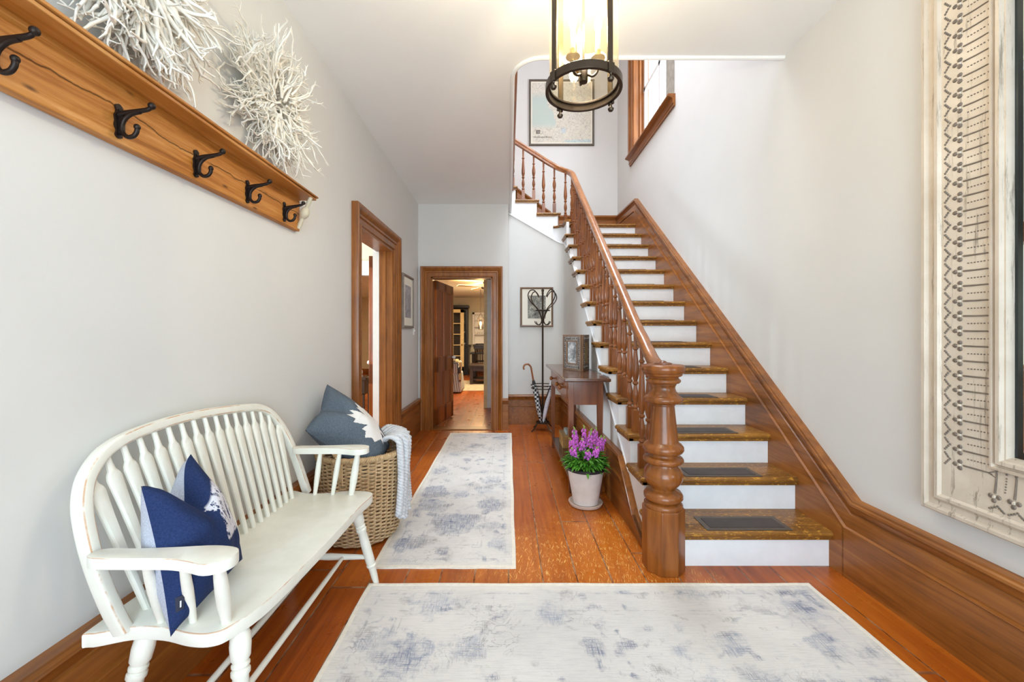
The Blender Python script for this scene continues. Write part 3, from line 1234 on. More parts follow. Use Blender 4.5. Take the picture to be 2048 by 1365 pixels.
# upper flight turning left (ends of the treads face the hall)
UR = 0.187
for q, (xa, xb) in enumerate(((0.74, 0.395), (0.435, 0.095), (0.13, -0.25))):
    z = LZ + UR * (q + 1)
    mm = MB()
    r = 0.017
    rings = []
    for i in range(9):
        a = -pi / 2 + pi * i / 8
        ins = r * (1 - cos(a))
        zz = z - r + r * sin(a)
        rings.append([V((xb, Y_NOOK - 0.035 + ins, zz)), V((xa - ins, Y_NOOK - 0.035 + ins, zz)), V((xa - ins, Y_BACK - 0.01, zz)), V((xb, Y_BACK - 0.01, zz))])
    mm.loft(rings)
    mm.box(xb, xa - 0.014, Y_NOOK - 0.02, Y_NOOK + 0.02, z - 0.05, z - 0.033)
    mm.build('tread', 'tread_wood', st)
    mm = MB()
    mm.box(xa - 0.05, xa - 0.03, Y_NOOK + 0.002, Y_BACK - 0.01, z - UR, z - 0.034)
    mm.build('riser', 'trim_wood_up', st)

# white outer string: stepped on top, bead line below
mm = MB()
for k in range(1, 14):
    ya, yb = yr(k), yr(k + 1)
    seg = [(xs(ya + (yb - ya) * i / 3), ya + (yb - ya) * i / 3) for i in range(4)]
    s = sheet(None, seg, lambda x, y: max(0.003, bead_z(x, y)), lambda x, y, k=k: k * R - 0.034, -0.03, 0.006, None)
    mm.add(s.v, s.f)
arcp = [p for p in WP if p[1] > 5.5 and p[0] > 0.455]
full = [(xs(5.45), 5.45), (xs(5.48), 5.48)] + arcp
sp_x = 0.695
sp_i = next(i for i, p in enumerate(full) if p[0] < sp_x)
pa_, pb_ = full[sp_i - 1], full[sp_i]
sp_p = (sp_x, pa_[1] + (pb_[1] - pa_[1]) * (pa_[0] - sp_x) / (pa_[0] - pb_[0]))
s = sheet(None, full[:sp_i] + [sp_p], bead_z, lambda x, y: LZ - 0.034, -0.03, 0.006, None)
mm.add(s.v, s.f)
s = sheet(None, [sp_p] + full[sp_i:], bead_z, lambda x, y: LZ + UR - 0.034, -0.03, 0.006, None)
mm.add(s.v, s.f)
s = sheet(None, [(xs(5.66) - 0.14, Y_NOOK), (0.50, Y_NOOK), (0.40, Y_NOOK)], bead_z, lambda x, y: LZ + UR - 0.034, -0.03, 0.006, None)
mm.add(s.v, s.f)
s = sheet(None, [(0.40, Y_NOOK), (0.30, Y_NOOK), (0.10, Y_NOOK)], bead_z, lambda x, y: LZ + 2 * UR - 0.034, -0.03, 0.006, None)
mm.add(s.v, s.f)
s = sheet(None, [(0.10, Y_NOOK), (0.0, Y_NOOK)], bead_z, lambda x, y: LZ + 3 * UR - 0.034, -0.03, 0.006, None)
mm.add(s.v, s.f)
mm.build('string_board', 'stair_white', st)
# landing nosing following the curve
mm = MB()
cv = [(xs(5.45), 5.45), (xs(5.48), 5.48)] + [p for p in arcp if p[0] > 0.62]
nz = []
rings = []
for i in range(len(cv)):
    a, b = V(cv[max(i - 1, 0)]), V(cv[min(i + 1, len(cv) - 1)])
    t = (b - a).normalized()
    nn = V((-t.y, t.x))
    rings.append([V((cv[i][0] + nn.x * d, cv[i][1] + nn.y * d, z)) for d, z in
                  [(-0.05, LZ - 0.034), (0.02, LZ - 0.034), (0.032, LZ - 0.027), (0.036, LZ - 0.017), (0.032, LZ - 0.006), (0.02, LZ), (-0.05, LZ)]])
mm.loft(rings)
mm.build('landing_nosing', 'tread_wood', st)
# thin bead along the lower edge of the string
mm = MB()
pts = []
for i, (x, y) in enumerate(WP):
    a, b = V(WP[max(i - 1, 0)]), V(WP[min(i + 1, len(WP) - 1)])
    t = (b - a).normalized()
    nn = V((-t.y, t.x))
    z = bead_z(x, y)
    if z > 0.02:
        pts.append(V((x + nn.x * 0.008, y + nn.y * 0.008, z)))
mm.tube(pts, 0.009, 8)
mm.build('string_bead', 'stair_white', st)

# newel post
NX, NY = 0.845, 2.24
prof = [(0.098, 0.333), (0.101, 0.336), (0.101, 0.350), (0.094, 0.358), (0.080, 0.366), (0.090, 0.372), (0.102, 0.385), (0.102, 0.400), (0.092, 0.416), (0.070, 0.424),
        (0.064, 0.432), (0.066, 0.440), (0.084, 0.458), (0.099, 0.480), (0.104, 0.502), (0.100, 0.524), (0.088, 0.545), (0.074, 0.562), (0.074, 0.568),
        (0.096, 0.574), (0.105, 0.584), (0.105, 0.594), (0.098, 0.604), (0.082, 0.610), (0.078, 0.618), (0.080, 0.626), (0.098, 0.632), (0.107, 0.646), (0.105, 0.662), (0.094, 0.676), (0.080, 0.684),
        (0.078, 0.690), (0.070, 0.760), (0.062, 0.840), (0.058, 0.882), (0.063, 0.886), (0.063, 0.892), (0.072, 0.896), (0.094, 0.902), (0.102, 0.914), (0.100, 0.926), (0.086, 0.936), (0.078, 0.944), (0.076, 0.950),
        (0.066, 0.962), (0.061, 0.980), (0.064, 0.992), (0.068, 0.996), (0.068, 1.002), (0.082, 1.006), (0.090, 1.014), (0.090, 1.022), (0.082, 1.030), (0.078, 1.034), (0.080, 1.040), (0.092, 1.044),
        (0.098, 1.050), (0.098, 1.056), (0.104, 1.060), (0.112, 1.070), (0.115, 1.082), (0.112, 1.096), (0.104, 1.104), (0.06, 1.108), (0.0, 1.108)]
mm = MB()
mm.lathe(prof, (NX, NY, 0), 48)
nw = mm.build('newel_post', 'newel_wood', st, angle=50)
mm = MB()
ro = 0.1025 / cos(pi / 8)
mm.lathe([(ro, 0), (ro, 0.326), (ro * 0.97, 0.335), (0, 0.335)], (NX, NY, 0), 8, rot=pi / 8)
mm.build('newel_base', 'newel_wood', st, bevel=0.003)
mm = MB()
mm.lathe([(0.046, 1.107), (0.046, 1.112), (0.034, 1.116), (0.022, 1.116), (0.016, 1.122), (0.008, 1.126), (0, 1.127)], (NX, NY, 0), 24)
mm.build('newel_rosette', 'rosette_wood', st)

# handrail
def rail_z(y):
    return 1.527 + 0.7625 * (y - 3.06)


RXX = 0.87
rp = [(0.848, 2.26, 1.078), (0.850, 2.34, 1.086), (0.856, 2.43, 1.112), (0.864, 2.54, 1.166), (0.868, 2.66, 1.240), (RXX, 2.78, rail_z(2.78))]
rp += [(RXX, y, rail_z(y)) for y in (3.1, 3.6, 4.1, 4.6, 5.1, 5.45)]
rp += [(0.862, 5.58, 3.45), (0.835, 5.70, 3.525), (0.78, 5.79, 3.585), (0.70, 5.84, 3.64), (0.55, 5.86, 3.735), (0.30, 5.86, 3.895), (0.06, 5.86, 4.045), (-0.1, 5.86, 4.14)]
rail = spline(rp, 6)
rprof = [(0.026, -0.030), (0.030, -0.016), (0.027, -0.008), (0.034, 0.002), (0.036, 0.014), (0.030, 0.028), (0.016, 0.036), (0, 0.038),
         (-0.016, 0.036), (-0.030, 0.028), (-0.036, 0.014), (-0.034, 0.002), (-0.027, -0.008), (-0.030, -0.016), (-0.026, -0.030)]
mm = MB()
rings = []
for i, p in enumerate(rail):
    t = (rail[min(i + 1, len(rail) - 1)] - rail[max(i - 1, 0)]).normalized()
    side = t.cross(V((0, 0, 1))).normalized()
    up = side.cross(t)
    rings.append([p + side * a + up * b for a, b in rprof])
mm.loft(rings)
mm.build('handrail', 'rail_wood', st, angle=60)


def rail_at(x, y):
    best = min(rail, key=lambda p: (p.x - x) ** 2 + (p.y - y) ** 2)
    return best.z


# balusters: one turned shape, lengthened to the rail
BT = [(0.0, None)]


def baluster(x, y, z0, z1, rot=0.0):
    mm = MB()
    hb = 0.150                                      # square base
    w = 0.0215
    mm.obox((x, y, z0 + hb / 2), (w * cos(rot), w * sin(rot), 0), (-w * sin(rot), w * cos(rot), 0), (0, 0, hb / 2))
    L = z1 - z0 - hb
    pf = [(0.020, 0.0), (0.013, 0.012), (0.020, 0.020), (0.020, 0.028), (0.012, 0.038), (0.013, 0.05), (0.022, 0.085), (0.021, 0.115), (0.012, 0.16), (0.011, 0.172),
          (0.020, 0.182), (0.020, 0.192), (0.012, 0.2), (0.017, 0.215), (0.024, 0.25), (0.024, 0.29)]
    top = [(0.0125, -0.16), (0.011, -0.150), (0.019, -0.142), (0.019, -0.134), (0.011, -0.124), (0.013, -0.06), (0.014, 0.0)]
    pr = [(r, z0 + hb + z) for r, z in pf] + [(r, z1 + z) for r, z in top if z1 + z > z0 + hb + 0.31]
    mm.lathe(pr, (x, y, 0), 14)
    return mm.build('baluster', 'newel_wood', st)


for k in range(2, 14):
    for dy in (0.062, 0.194):
        y = yn(k) + dy
        baluster(RXX, y, k * R, rail_z(y) - 0.025 if y > 2.8 else rail_at(RXX, y) - 0.02)
for x, y, z0 in ((RXX - 0.005, 5.60, LZ), (0.80, 5.76, LZ), (0.655, 5.86, LZ + UR), (0.50, 5.86, LZ + UR), (0.36, 5.86, LZ + 2 * UR), (0.21, 5.86, LZ + 2 * UR), (0.065, 5.86, LZ + 3 * UR)):
    baluster(x, y, z0, rail_at(x, y) - 0.025)

# rubber mats on the treads
ordn = ['lowest', 'second', 'third', 'fourth', 'fifth', 'sixth', 'seventh', 'eighth', 'ninth', 'tenth', 'eleventh', 'twelfth', 'thirteenth']
for k in range(1, 14):
    nm = 'lowest' if k == 1 else ordn[k - 1]
    lb = 'dark rubber mat on the %s stair tread%s' % (nm, '' if k == 1 else ' counted from the floor')
    md = thing('stair_tread_mat', lb, 'stair mat', (1.31, yn(k) + 0.12, k * R), 'mats on the stair treads')
    mm = MB()
    xa, xb = 1.08, 1.55
    ya, yb = yn(k) + 0.004, yn(k) + 0.182
    mm.box(xa, xb, ya + 0.012, yb, k * R + 0.0005, k * R + 0.005)
    mm.build('mat_border', 'mat_border', md, bevel=0.002)
    mm = MB()
    mm.box(xa + 0.03, xb - 0.03, ya + 0.034, yb - 0.03, k * R + 0.005, k * R + 0.0075)
    mm.build('mat_field', 'mat_rubber', md)

# ------------------------------------------------------------------ stair window
wi = bpy.data.objects.new('window_1', None)
wi.location = (X_R, (WY0 + WY1) / 2, WZ0)
COL.objects.link(wi)
wi['kind'] = 'structure'
mm = MB()
mm.box(X_R - 0.02, X_R + 0.2, WY1 - 0.02, WY1 + 0.01, WZ0, WZ1)
mm.box(X_R - 0.035, X_R, WY1, WY1 + 0.15, WZ0, WZ1 + 0.1)
mm.box(X_R - 0.05, X_R, WY1 + 0.10, WY1 + 0.16, WZ0, WZ1 + 0.1)
mm.box(X_R + 0.06, X_R + 0.09, WY1 - 0.045, WY1 - 0.02, WZ0, WZ1)
mm.box(X_R - 0.02, X_R + 0.2, WY0, WY1, WZ1 - 0.02, WZ1 + 0.1)
mm.build('window_frame', 'trim_wood_up', wi, bevel=0.004)
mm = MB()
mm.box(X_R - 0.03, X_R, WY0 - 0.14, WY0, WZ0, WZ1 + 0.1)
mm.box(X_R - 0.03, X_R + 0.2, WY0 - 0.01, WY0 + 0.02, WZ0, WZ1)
mm.build('window_jamb', 'glare_grey_trim', wi, bevel=0.004)
mm = MB()
mm.sweep([(0, 0), (0.075, 0), (0.085, -0.01), (0.085, -0.024), (0.07, -0.034), (0.05, -0.038), (0.03, -0.05), (0.03, -0.10), (0.02, -0.112), (0.02, -0.13), (0, -0.13)],
         [(X_R, WY0 - 0.17, WZ0), (X_R, WY1 + 0.18, WZ0)], (-1, 0, 0))
if min(p.z for p in mm.v) > WZ0 - 0.05:
    mm = MB()
    mm.sweep([(0, 0), (0.075, 0), (0.085, 0.01), (0.085, 0.024), (0.07, 0.034), (0.05, 0.038), (0.03, 0.05), (0.03, 0.10), (0.02, 0.112), (0.02, 0.13), (0, 0.13)],
             [(X_R, WY0 - 0.17, WZ0), (X_R, WY1 + 0.18, WZ0)], (-1, 0, 0))
mm.box(X_R - 0.01, X_R + 0.2, WY0, WY1, WZ0 - 0.02, WZ0)
mm.build('window_sill', 'trim_wood', wi)
mm = MB()
for y in (WY0 + 0.02, (WY0 + WY1) / 2 - 0.025, WY1 - 0.09):
    mm.box(X_R + 0.12, X_R + 0.16, y, y + 0.05, WZ0, WZ1)
mm.box(X_R + 0.12, X_R + 0.16, WY0, WY1, WZ0, WZ0 + 0.06)
mm.box(X_R + 0.12, X_R + 0.16, WY0, WY1, (WZ0 + WZ1) / 2, (WZ0 + WZ1) / 2 + 0.05)
mm.box(X_R + 0.12, X_R + 0.16, WY0, WY1, WZ1 - 0.06, WZ1)
mm.build('window_sash', 'white_trim', wi)
mm = MB()
mm.box(X_R + 0.137, X_R + 0.143, WY0 + 0.02, WY1 - 0.04, WZ0 + 0.03, WZ1 - 0.03)
mm.build('window_glass', 'pane_glass', wi)

#PARTTWO
# ------------------------------------------------------------------ parlour beyond the left doorway
mb = MB()
mb.box(-4.6, -4.45, 2.0, 5.45, 0, 0.7)
mb.box(-4.6, -4.45, 2.0, 3.1, 0.7, 2.3)
mb.box(-4.6, -4.45, 4.5, 5.45, 0.7, 2.3)
mb.box(-4.6, -4.45, 2.0, 5.45, 2.3, 3.0)
mb.box(-4.6, -1.42, 1.9, 2.0, 0, 3.0)
# back wall of the parlour with its own doorway into the rear room (X -2.02 .. -1.5)
mb.box(-4.6, -2.02, 5.45, 5.59, 0, 3.0)
mb.box(-1.45, -1.35, 5.45, 5.59, 0, 3.0)
mb.box(-2.02, -1.45, 5.45, 5.59, 2.05, 3.0)
struct('wall_parlour', mb, 'cream_wall')
mb = MB()
mb.box(-4.6, -1.42, 1.9, 5.45, 2.95, 3.02)
struct('ceiling_parlour', mb, 'ceiling_paint')
mb = MB()
mb.box(-2.12, -2.02, 5.42, 5.45, 0, 2.17)
mb.box(-2.09, -2.05, 5.405, 5.42, 0, 2.17)
mb.box(-2.16, -1.4, 5.41, 5.45, 2.05, 2.20)
mb.box(-2.20, -1.4, 5.39, 5.45, 2.20, 2.235)
struct('trim_9', mb, 'white_trim')
mb = MB()
for y in (3.1, 3.78, 4.44):
    mb.box(-4.56, -4.5, y, y + 0.06, 0.7, 2.3)
mb.box(-4.56, -4.5, 3.1, 4.5, 1.46, 1.52)
struct('window_2', mb, 'white_trim')

t = thing('side_table', 'small dark wooden side table beyond the left doorway', 'side table', (-1.90, 5.20, 0))
mm = MB(); mm.box(-2.05, -1.76, 5.06, 5.34, 0.70, 0.735); mm.build('tabletop', 'dark_brown', t, bevel=0.006)
mm = MB(); mm.box(-2.02, -1.79, 5.09, 5.31, 0.52, 0.70); mm.build('apron', 'dark_brown', t)
for x in (-2.02, -1.815):
    for y in (5.09, 5.285):
        mm = MB(); mm.box(x, x + 0.025, y, y + 0.025, 0, 0.53); mm.build('leg', 'dark_brown', t)
mm = MB()
mm.lathe([(0.028, 0.7355), (0.03, 0.742), (0.022, 0.76), (0.03, 0.79), (0.026, 0.815), (0.014, 0.83), (0.017, 0.84), (0, 0.842)], (-1.865, 5.16, 0), 18)
tag(mm.build('bud_vase', 'white_plate'), 'little white vase standing on the dark side table', 'vase')

# ------------------------------------------------------------------ rear rooms beyond the far doorway
YR = 13.2
mb = MB()
mb.box(-4.8, 2.6, YR, YR + 0.12, 0, 2.6)
mb.box(-4.9, -4.8, 5.59, YR, 0, 2.6)
mb.box(2.6, 2.7, 7.1, YR, 0, 2.6)
struct('wall_rear', mb, 'cream_wall')
mb = MB()
mb.box(-0.385, 2.6, 7.1, 7.22, 0, 2.45)
struct('wall_stub', mb, 'white_trim')
mb = MB()
mb.box(-0.395, 0.4, 7.07, 7.1, 0, 0.16)
struct('baseboard_stub', mb, 'white_trim')
mb = MB()
mb.box(-0.425, -0.37, 7.05, 7.24, 0, 2.45)
struct('trim_10', mb, 'cream_door')
mb = MB()
mb.box(-4.9, -0.15, 5.6, 7.0, 2.45, 2.55)
mb.box(-4.9, 2.7, 7.0, YR + 0.12, 2.45, 2.55)
struct('ceiling_rear', mb, 'ceiling_paint')
mb = MB()
mb.box(-4.78, 2.6, YR - 0.03, YR, 0, 0.16)
struct('baseboard_rear', mb, 'trim_wood_across')

mb = MB(); mb.box(-2.4, 0.5, 9.15, 11.15, 0.0, 0.012)
tag(mb.build('area_rug', 'rear_rug', bevel=0.004), 'flat beige area rug under the coffee table in the rear room', 'rug')

# tall black cabinet with open shelves
t = thing('china_cabinet', 'tall black china cabinet against the rear wall', 'cabinet', (-1.7, 12.95, 0))
cx0, cx1, cy0, cy1 = -2.15, -1.24, 12.72, 13.17
mm = MB()
mm.box(cx0, cx1, cy0, cy1, 0.0, 0.92)
mm.box(cx0 - 0.02, cx1 + 0.05, cy0 - 0.05, cy1, 0.90, 0.94)
mm.box(cx0 + 0.02, cx0 + 0.06, cy0 + 0.1, cy1, 0.94, 2.12)
mm.box(cx1 - 0.10, cx1 - 0.04, cy0 + 0.1, cy1, 0.94, 2.12)
mm.box(cx0 + 0.02, cx1 - 0.04, cy1 - 0.02, cy1, 0.94, 2.12)
mm.build('carcass', 'black_furniture', t)
mm = MB()
mm.sweep([(0, 0), (0.05, 0.02), (0.07, 0.06), (0.07, 0.08), (0, 0.08)], [(cx1 - 0.02, cy0 + 0.1, 2.10), (cx0, cy0 + 0.1, 2.10)], (0, -1, 0))
mm.box(cx0, cx1 - 0.01, cy0 + 0.08, cy1, 2.10, 2.18)
mm.build('cornice', 'black_furniture', t)
for z in (1.28, 1.60, 1.90):
    mm = MB(); mm.box(cx0 + 0.05, cx1 - 0.08, cy0 + 0.12, cy1, z, z + 0.02); mm.build('shelf', 'black_furniture', t)
for i, z in enumerate((0.941, 1.301, 1.621)):
    mm = MB()
    mm.lathe([(0.02, 0), (0.022, 0.006), (0.05, 0.03), (0.062, 0.055), (0.058, 0.055), (0.045, 0.03), (0, 0.012)], (-1.40 - 0.02 * i, 12.93, z + 0.001), 18)
    tag(mm.build('bowl', 'white_plate'), 'white bowl on the %s of the black china cabinet' % ('ledge', 'lower shelf', 'middle shelf')[i], 'bowl', 'bowls in the black cabinet')

# glazed cream door standing open in front of the cabinet
d = bpy.data.objects.new('door_4', None)
d.location = (-1.9, 12.5, 0)
COL.objects.link(d)
d['kind'] = 'structure'
mm = MB()
gx0, gx1, gy = -2.02, -1.36, 12.5
for xa, xb in ((gx0, gx0 + 0.1), (gx1 - 0.11, gx1)):
    mm.box(xa, xb, gy, gy + 0.04, 0.02, 2.03)
for za, zb in ((0.02, 0.28), (1.93, 2.03)):
    mm.box(gx0, gx1, gy, gy + 0.04, za, zb)
mm.box((gx0 + gx1) / 2 - 0.012, (gx0 + gx1) / 2 + 0.012, gy + 0.008, gy + 0.032, 0.2, 2.0)
for i in range(1, 5):
    z = 0.28 + 1.65 * i / 5
    mm.box(gx0 + 0.05, gx1 - 0.05, gy + 0.008, gy + 0.032, z - 0.012, z + 0.012)
mm.build('door_frame', 'cream_door', d, bevel=0.003)
mm = MB(); mm.box(gx0 + 0.06, gx1 - 0.06, gy + 0.018, gy + 0.024, 0.25, 1.95); mm.build('door_glass', 'pane_glass', d)
mm = MB(); mm.ball((gx1 - 0.055, gy - 0.04, 0.95), 0.028); mm.tube([(gx1 - 0.055, gy - 0.03, 0.95), (gx1 - 0.055, gy + 0.01, 0.95)], 0.011, 8); mm.build('door_knob', 'brass', d)

# recessed white shelves with dishes
t = thing('shelf_unit', 'white built-in shelf unit on the rear wall', 'shelf unit', (-0.82, 13.1, 0.95))
mm = MB()
mm.box(-1.14, -1.08, 12.98, 13.18, 0.95, 1.96)
mm.box(-0.44, -0.38, 12.98, 13.18, 0.95, 1.96)
mm.box(-1.14, -0.38, 13.16, 13.19, 0.95, 1.96)
mm.box(-1.14, -0.38, 12.98, 13.18, 1.90, 1.96)
mm.build('frame', 'white_trim', t)
for z in (0.96, 1.26, 1.50, 1.72):
    mm = MB(); mm.box(-1.08, -0.44, 12.98, 13.16, z, z + 0.02); mm.build('shelf', 'white_trim', t)
for i, x in enumerate((-1.03, -0.96, -0.89, -0.80, -0.70)):
    mm = MB()
    mm.lathe([(0.018, 0), (0.03, 0.02), (0.034, 0.06), (0.03, 0.06), (0, 0.01)], (x, 13.06, 1.281), 12)
    tag(mm.build('cup', 'white_plate'), 'small white cup in a row on the built-in white shelves', 'cup', 'cups on the white shelves')

# pendant lantern over the dining table
t = thing('pendant_lantern', 'glowing open-frame pendant lantern above the dining table', 'pendant lamp', (-0.72, 10.6, 1.40))
px_, py_ = -0.72, 10.6
mm = MB()
for dx, dy in ((-0.07, -0.07), (0.07, -0.07), (0.07, 0.07), (-0.07, 0.07)):
    mm.tube([(px_ + dx * 0.7, py_ + dy * 0.7, 1.40), (px_ + dx, py_ + dy, 1.68), (px_, py_, 1.82)], 0.006, 6)
for z, s_ in ((1.40, 0.7), (1.68, 1.0)):
    c4 = [(px_ + dx * s_, py_ + dy * s_, z) for dx, dy in ((-0.07, -0.07), (0.07, -0.07), (0.07, 0.07), (-0.07, 0.07), (-0.07, -0.07))]
    mm.tube(c4, 0.006, 6)
mm.build('cage', 'iron', t)
mm = MB(); mm.tube([(px_, py_, 1.81), (px_, py_, 2.45)], 0.005, 6); mm.build('chain', 'iron', t)
mm = MB(); mm.tube([(px_, py_, 1.40), (px_, py_, 1.50)], 0.012, 8); mm.build('candle', 'bulb_socket', t)
mm = MB(); mm.ball((px_, py_, 1.55), 0.03, 0.03, 0.05); mm.build('bulb', 'pendant_glow', t)
point('pendant_light', (px_, py_ - 0.1, 1.6), 22, (1.0, 0.66, 0.3), 0.06)

# ceiling fan
t = thing('ceiling_fan', 'pale ceiling fan on the rear room ceiling', 'ceiling fan', (-0.52, 9.2, 2.3))
mm = MB(); mm.lathe([(0.05, 2.449), (0.05, 2.40), (0.02, 2.39), (0.02, 2.36), (0.09, 2.35), (0.10, 2.31), (0.06, 2.28), (0, 2.28)], (-0.52, 9.2, 0), 20); mm.build('motor', 'bronze', t)
for i in range(4):
    a = 0.5 + i * pi / 2
    ux, uy = V((cos(a), sin(a), 0)), V((-sin(a), cos(a), 0.15)).normalized()
    mm = MB(); mm.obox(V((-0.52, 9.2, 2.33)) + ux * 0.38, ux * 0.28, uy * 0.06, V((0, 0, 0.005))); mm.build('blade', 'cream_door', t)

# dining table and chairs
t = thing('dining_table', 'black dining table at the back of the rear room', 'dining table', (-0.25, 12.1, 0))
mm = MB(); mm.box(-1.10, 0.5, 11.7, 12.4, 0.70, 0.74); mm.build('tabletop', 'black_furniture', t, bevel=0.006)
for x in (-1.04, 0.38):
    for y in (11.76, 12.28):
        mm = MB(); mm.lathe([(0.03, 0), (0.04, 0.1), (0.03, 0.3), (0.045, 0.5), (0.045, 0.70)], (x + 0.03, y + 0.03, 0), 12); mm.build('leg', 'black_furniture', t)


def dining_chair(x, y, lbl, face):
    t = thing('dining_chair', lbl, 'chair', (x, y, 0), 'black dining chairs')
    mm = MB(); mm.box(x - 0.22, x + 0.22, y - 0.2, y + 0.2, 0.43, 0.46); mm.build('seat', 'black_furniture', t, bevel=0.008)
    yb_ = y - face * 0.18
    for sx in (-0.19, 0.19):
        mm = MB(); mm.tube([(x + sx, yb_, 0), (x + sx, yb_, 0.45), (x + sx, yb_ - face * 0.06, 0.95)], 0.018, 8); mm.build('back_post', 'black_furniture', t)
        mm = MB(); mm.tube([(x + sx, y + face * 0.17, 0), (x + sx * 0.95, y + face * 0.16, 0.44)], 0.018, 8); mm.build('leg', 'black_furniture', t)
    mm = MB(); mm.box(x - 0.23, x + 0.23, yb_ - face * 0.06 - 0.012, yb_ - face * 0.06 + 0.012, 0.86, 0.98); mm.build('top_rail', 'black_furniture', t, bevel=0.008)
    for i in range(5):
        xx = x - 0.12 + 0.06 * i
        mm = MB(); mm.tube([(xx, yb_, 0.46), (xx, yb_ - face * 0.05, 0.87)], 0.009, 6); mm.build('spindle', 'black_furniture', t)


dining_chair(-0.72, 11.45, 'black spindle-back dining chair on the near side of the dining table', 1)
dining_chair(-0.80, 12.62, 'black spindle-back dining chair tucked behind the dining table', -1)

# coffee table
t = thing('coffee_table', 'dark brown coffee table with a lower shelf on the beige rug', 'coffee table', (-0.5, 10.6, 0.012))
mm = MB(); mm.box(-1.0, 0.15, 10.25, 11.0, 0.46, 0.50); mm.build('tabletop', 'dark_brown', t, bevel=0.006)
mm = MB(); mm.box(-0.95, 0.10, 10.30, 10.95, 0.34, 0.46); mm.build('apron', 'dark_brown', t)
mm = MB(); mm.box(-0.94, 0.09, 10.31, 10.94, 0.12, 0.145); mm.build('lower_shelf', 'dark_brown', t)
for x in (-0.97, 0.04):
    for y in (10.28, 10.89):
        mm = MB(); mm.box(x, x + 0.08, y, y + 0.08, 0.012, 0.46); mm.build('leg', 'dark_brown', t)
mm = MB(); mm.box(-0.62, -0.35, 10.45, 10.7, 0.1455, 0.25)
tag(mm.build('woven_box', 'gold_throw', bevel=0.01), 'small tan box on the lower shelf of the coffee table', 'box')

# slipcovered armchair
t = thing('armchair', 'grey striped slipcovered armchair in the rear room', 'armchair', (-1.45, 9.2, 0))
ax, ay = -1.45, 9.25
mm = MB()
mm.hexa([(ax - 0.45, ay - 0.42, 0.02), (ax + 0.44, ay - 0.46, 0.02), (ax + 0.42, ay + 0.40, 0.02), (ax - 0.45, ay + 0.42, 0.02),
         (ax - 0.43, ay - 0.38, 0.42), (ax + 0.38, ay - 0.40, 0.42), (ax + 0.38, ay + 0.38, 0.42), (ax - 0.43, ay + 0.38, 0.42)])
mm.build('skirt', 'stripe_fabric', t, bevel=0.03, seg=3)
for sy in (-1, 1):
    mm = MB(); mm.box(ax - 0.40, ax + 0.36, ay + sy * 0.34 - 0.07, ay + sy * 0.34 + 0.07, 0.40, 0.66); mm.build('arm', 'stripe_fabric', t, bevel=0.05, seg=3)
mm = MB(); mm.box(ax - 0.46, ax - 0.28, ay - 0.36, ay + 0.36, 0.40, 0.92); mm.build('backrest', 'stripe_fabric', t, bevel=0.06, seg=3)
mm = MB(); mm.box(ax - 0.30, ax + 0.36, ay - 0.26, ay + 0.26, 0.42, 0.54); mm.build('seat_cushion', 'stripe_fabric', t, bevel=0.04, seg=3)
t = None
mm = MB()


def thr(u, v):
    # hangs over the near arm and down its right end
    y = ay - 0.44 + 0.30 * u
    s = v * 0.95
    if s < 0.45:
        return (ax + 0.0 + s * 0.85, y, 0.672 + 0.02 * sin(7 * u) + 0.05 * (1 - abs(2 * u - 1)))
    return (ax + 0.385 + 0.03 * sin(5 * u), y - 0.01, 0.672 - (s - 0.45) * 0.85 + 0.01 * sin(9 * u))


mm.grid(thr, 10, 16)
o = mm.build('plaid_blanket', 'plaid_throw')
so = o.modifiers.new('solid', 'SOLIDIFY'); so.thickness = 0.012
tag(o, 'beige and grey plaid blanket draped over the arm of the striped armchair', 'blanket')

# ------------------------------------------------------------------ rugs
def rug(name, x0, x1, y0, y1, label, seed, weave):
    random.seed(seed)
    t = thing(name, label, 'rug', ((x0 + x1) / 2, (y0 + y1) / 2, 0))
    mm = MB()
    mm.grid(lambda u, v: (lerp(x0 + 0.012, x1 - 0.012, u), lerp(y0 + 0.012, y1 - 0.012, v), 0.008 + 0.0012 * noise.noise(V((u * 6, v * 9, seed)))), 40, 60)
    mm.build('pile', weave, t)
    mm = MB()
    rr = random.Random(seed)
    pts = []
    for (xa, ya), (xb, yb) in (((x0, y0), (x1, y0)), ((x1, y0), (x1, y1)), ((x1, y1), (x0, y1)), ((x0, y1), (x0, y0))):
        for i in range(30):
            f = i / 30
            w = 0.002 * sin(f * 23 + xa * 5)
            pts.append((lerp(xa, xb, f) + (w if xa == xb else 0), lerp(ya, yb, f) + (w if ya == yb else 0), 0.0055))
    mm.sweep([(-0.0053, -0.008), (-0.0053, 0.012), (0.0035, 0.014), (0.0045, 0.004), (0.0035, -0.006)], pts, (0, 0, 1), closed=True)
    mm.build('bound_edge', 'rug_edge', t)
    return t


rug('runner_rug', -0.735, 0.033, 2.225, 5.23, 'long faded cream and blue runner rug leading to the rear doorway', 1, 'runner_weave')
rug('entry_rug', -0.70, 1.515, 0.45, 2.07, 'wide faded cream and blue rug in front of the stairs', 2, 'entry_weave')

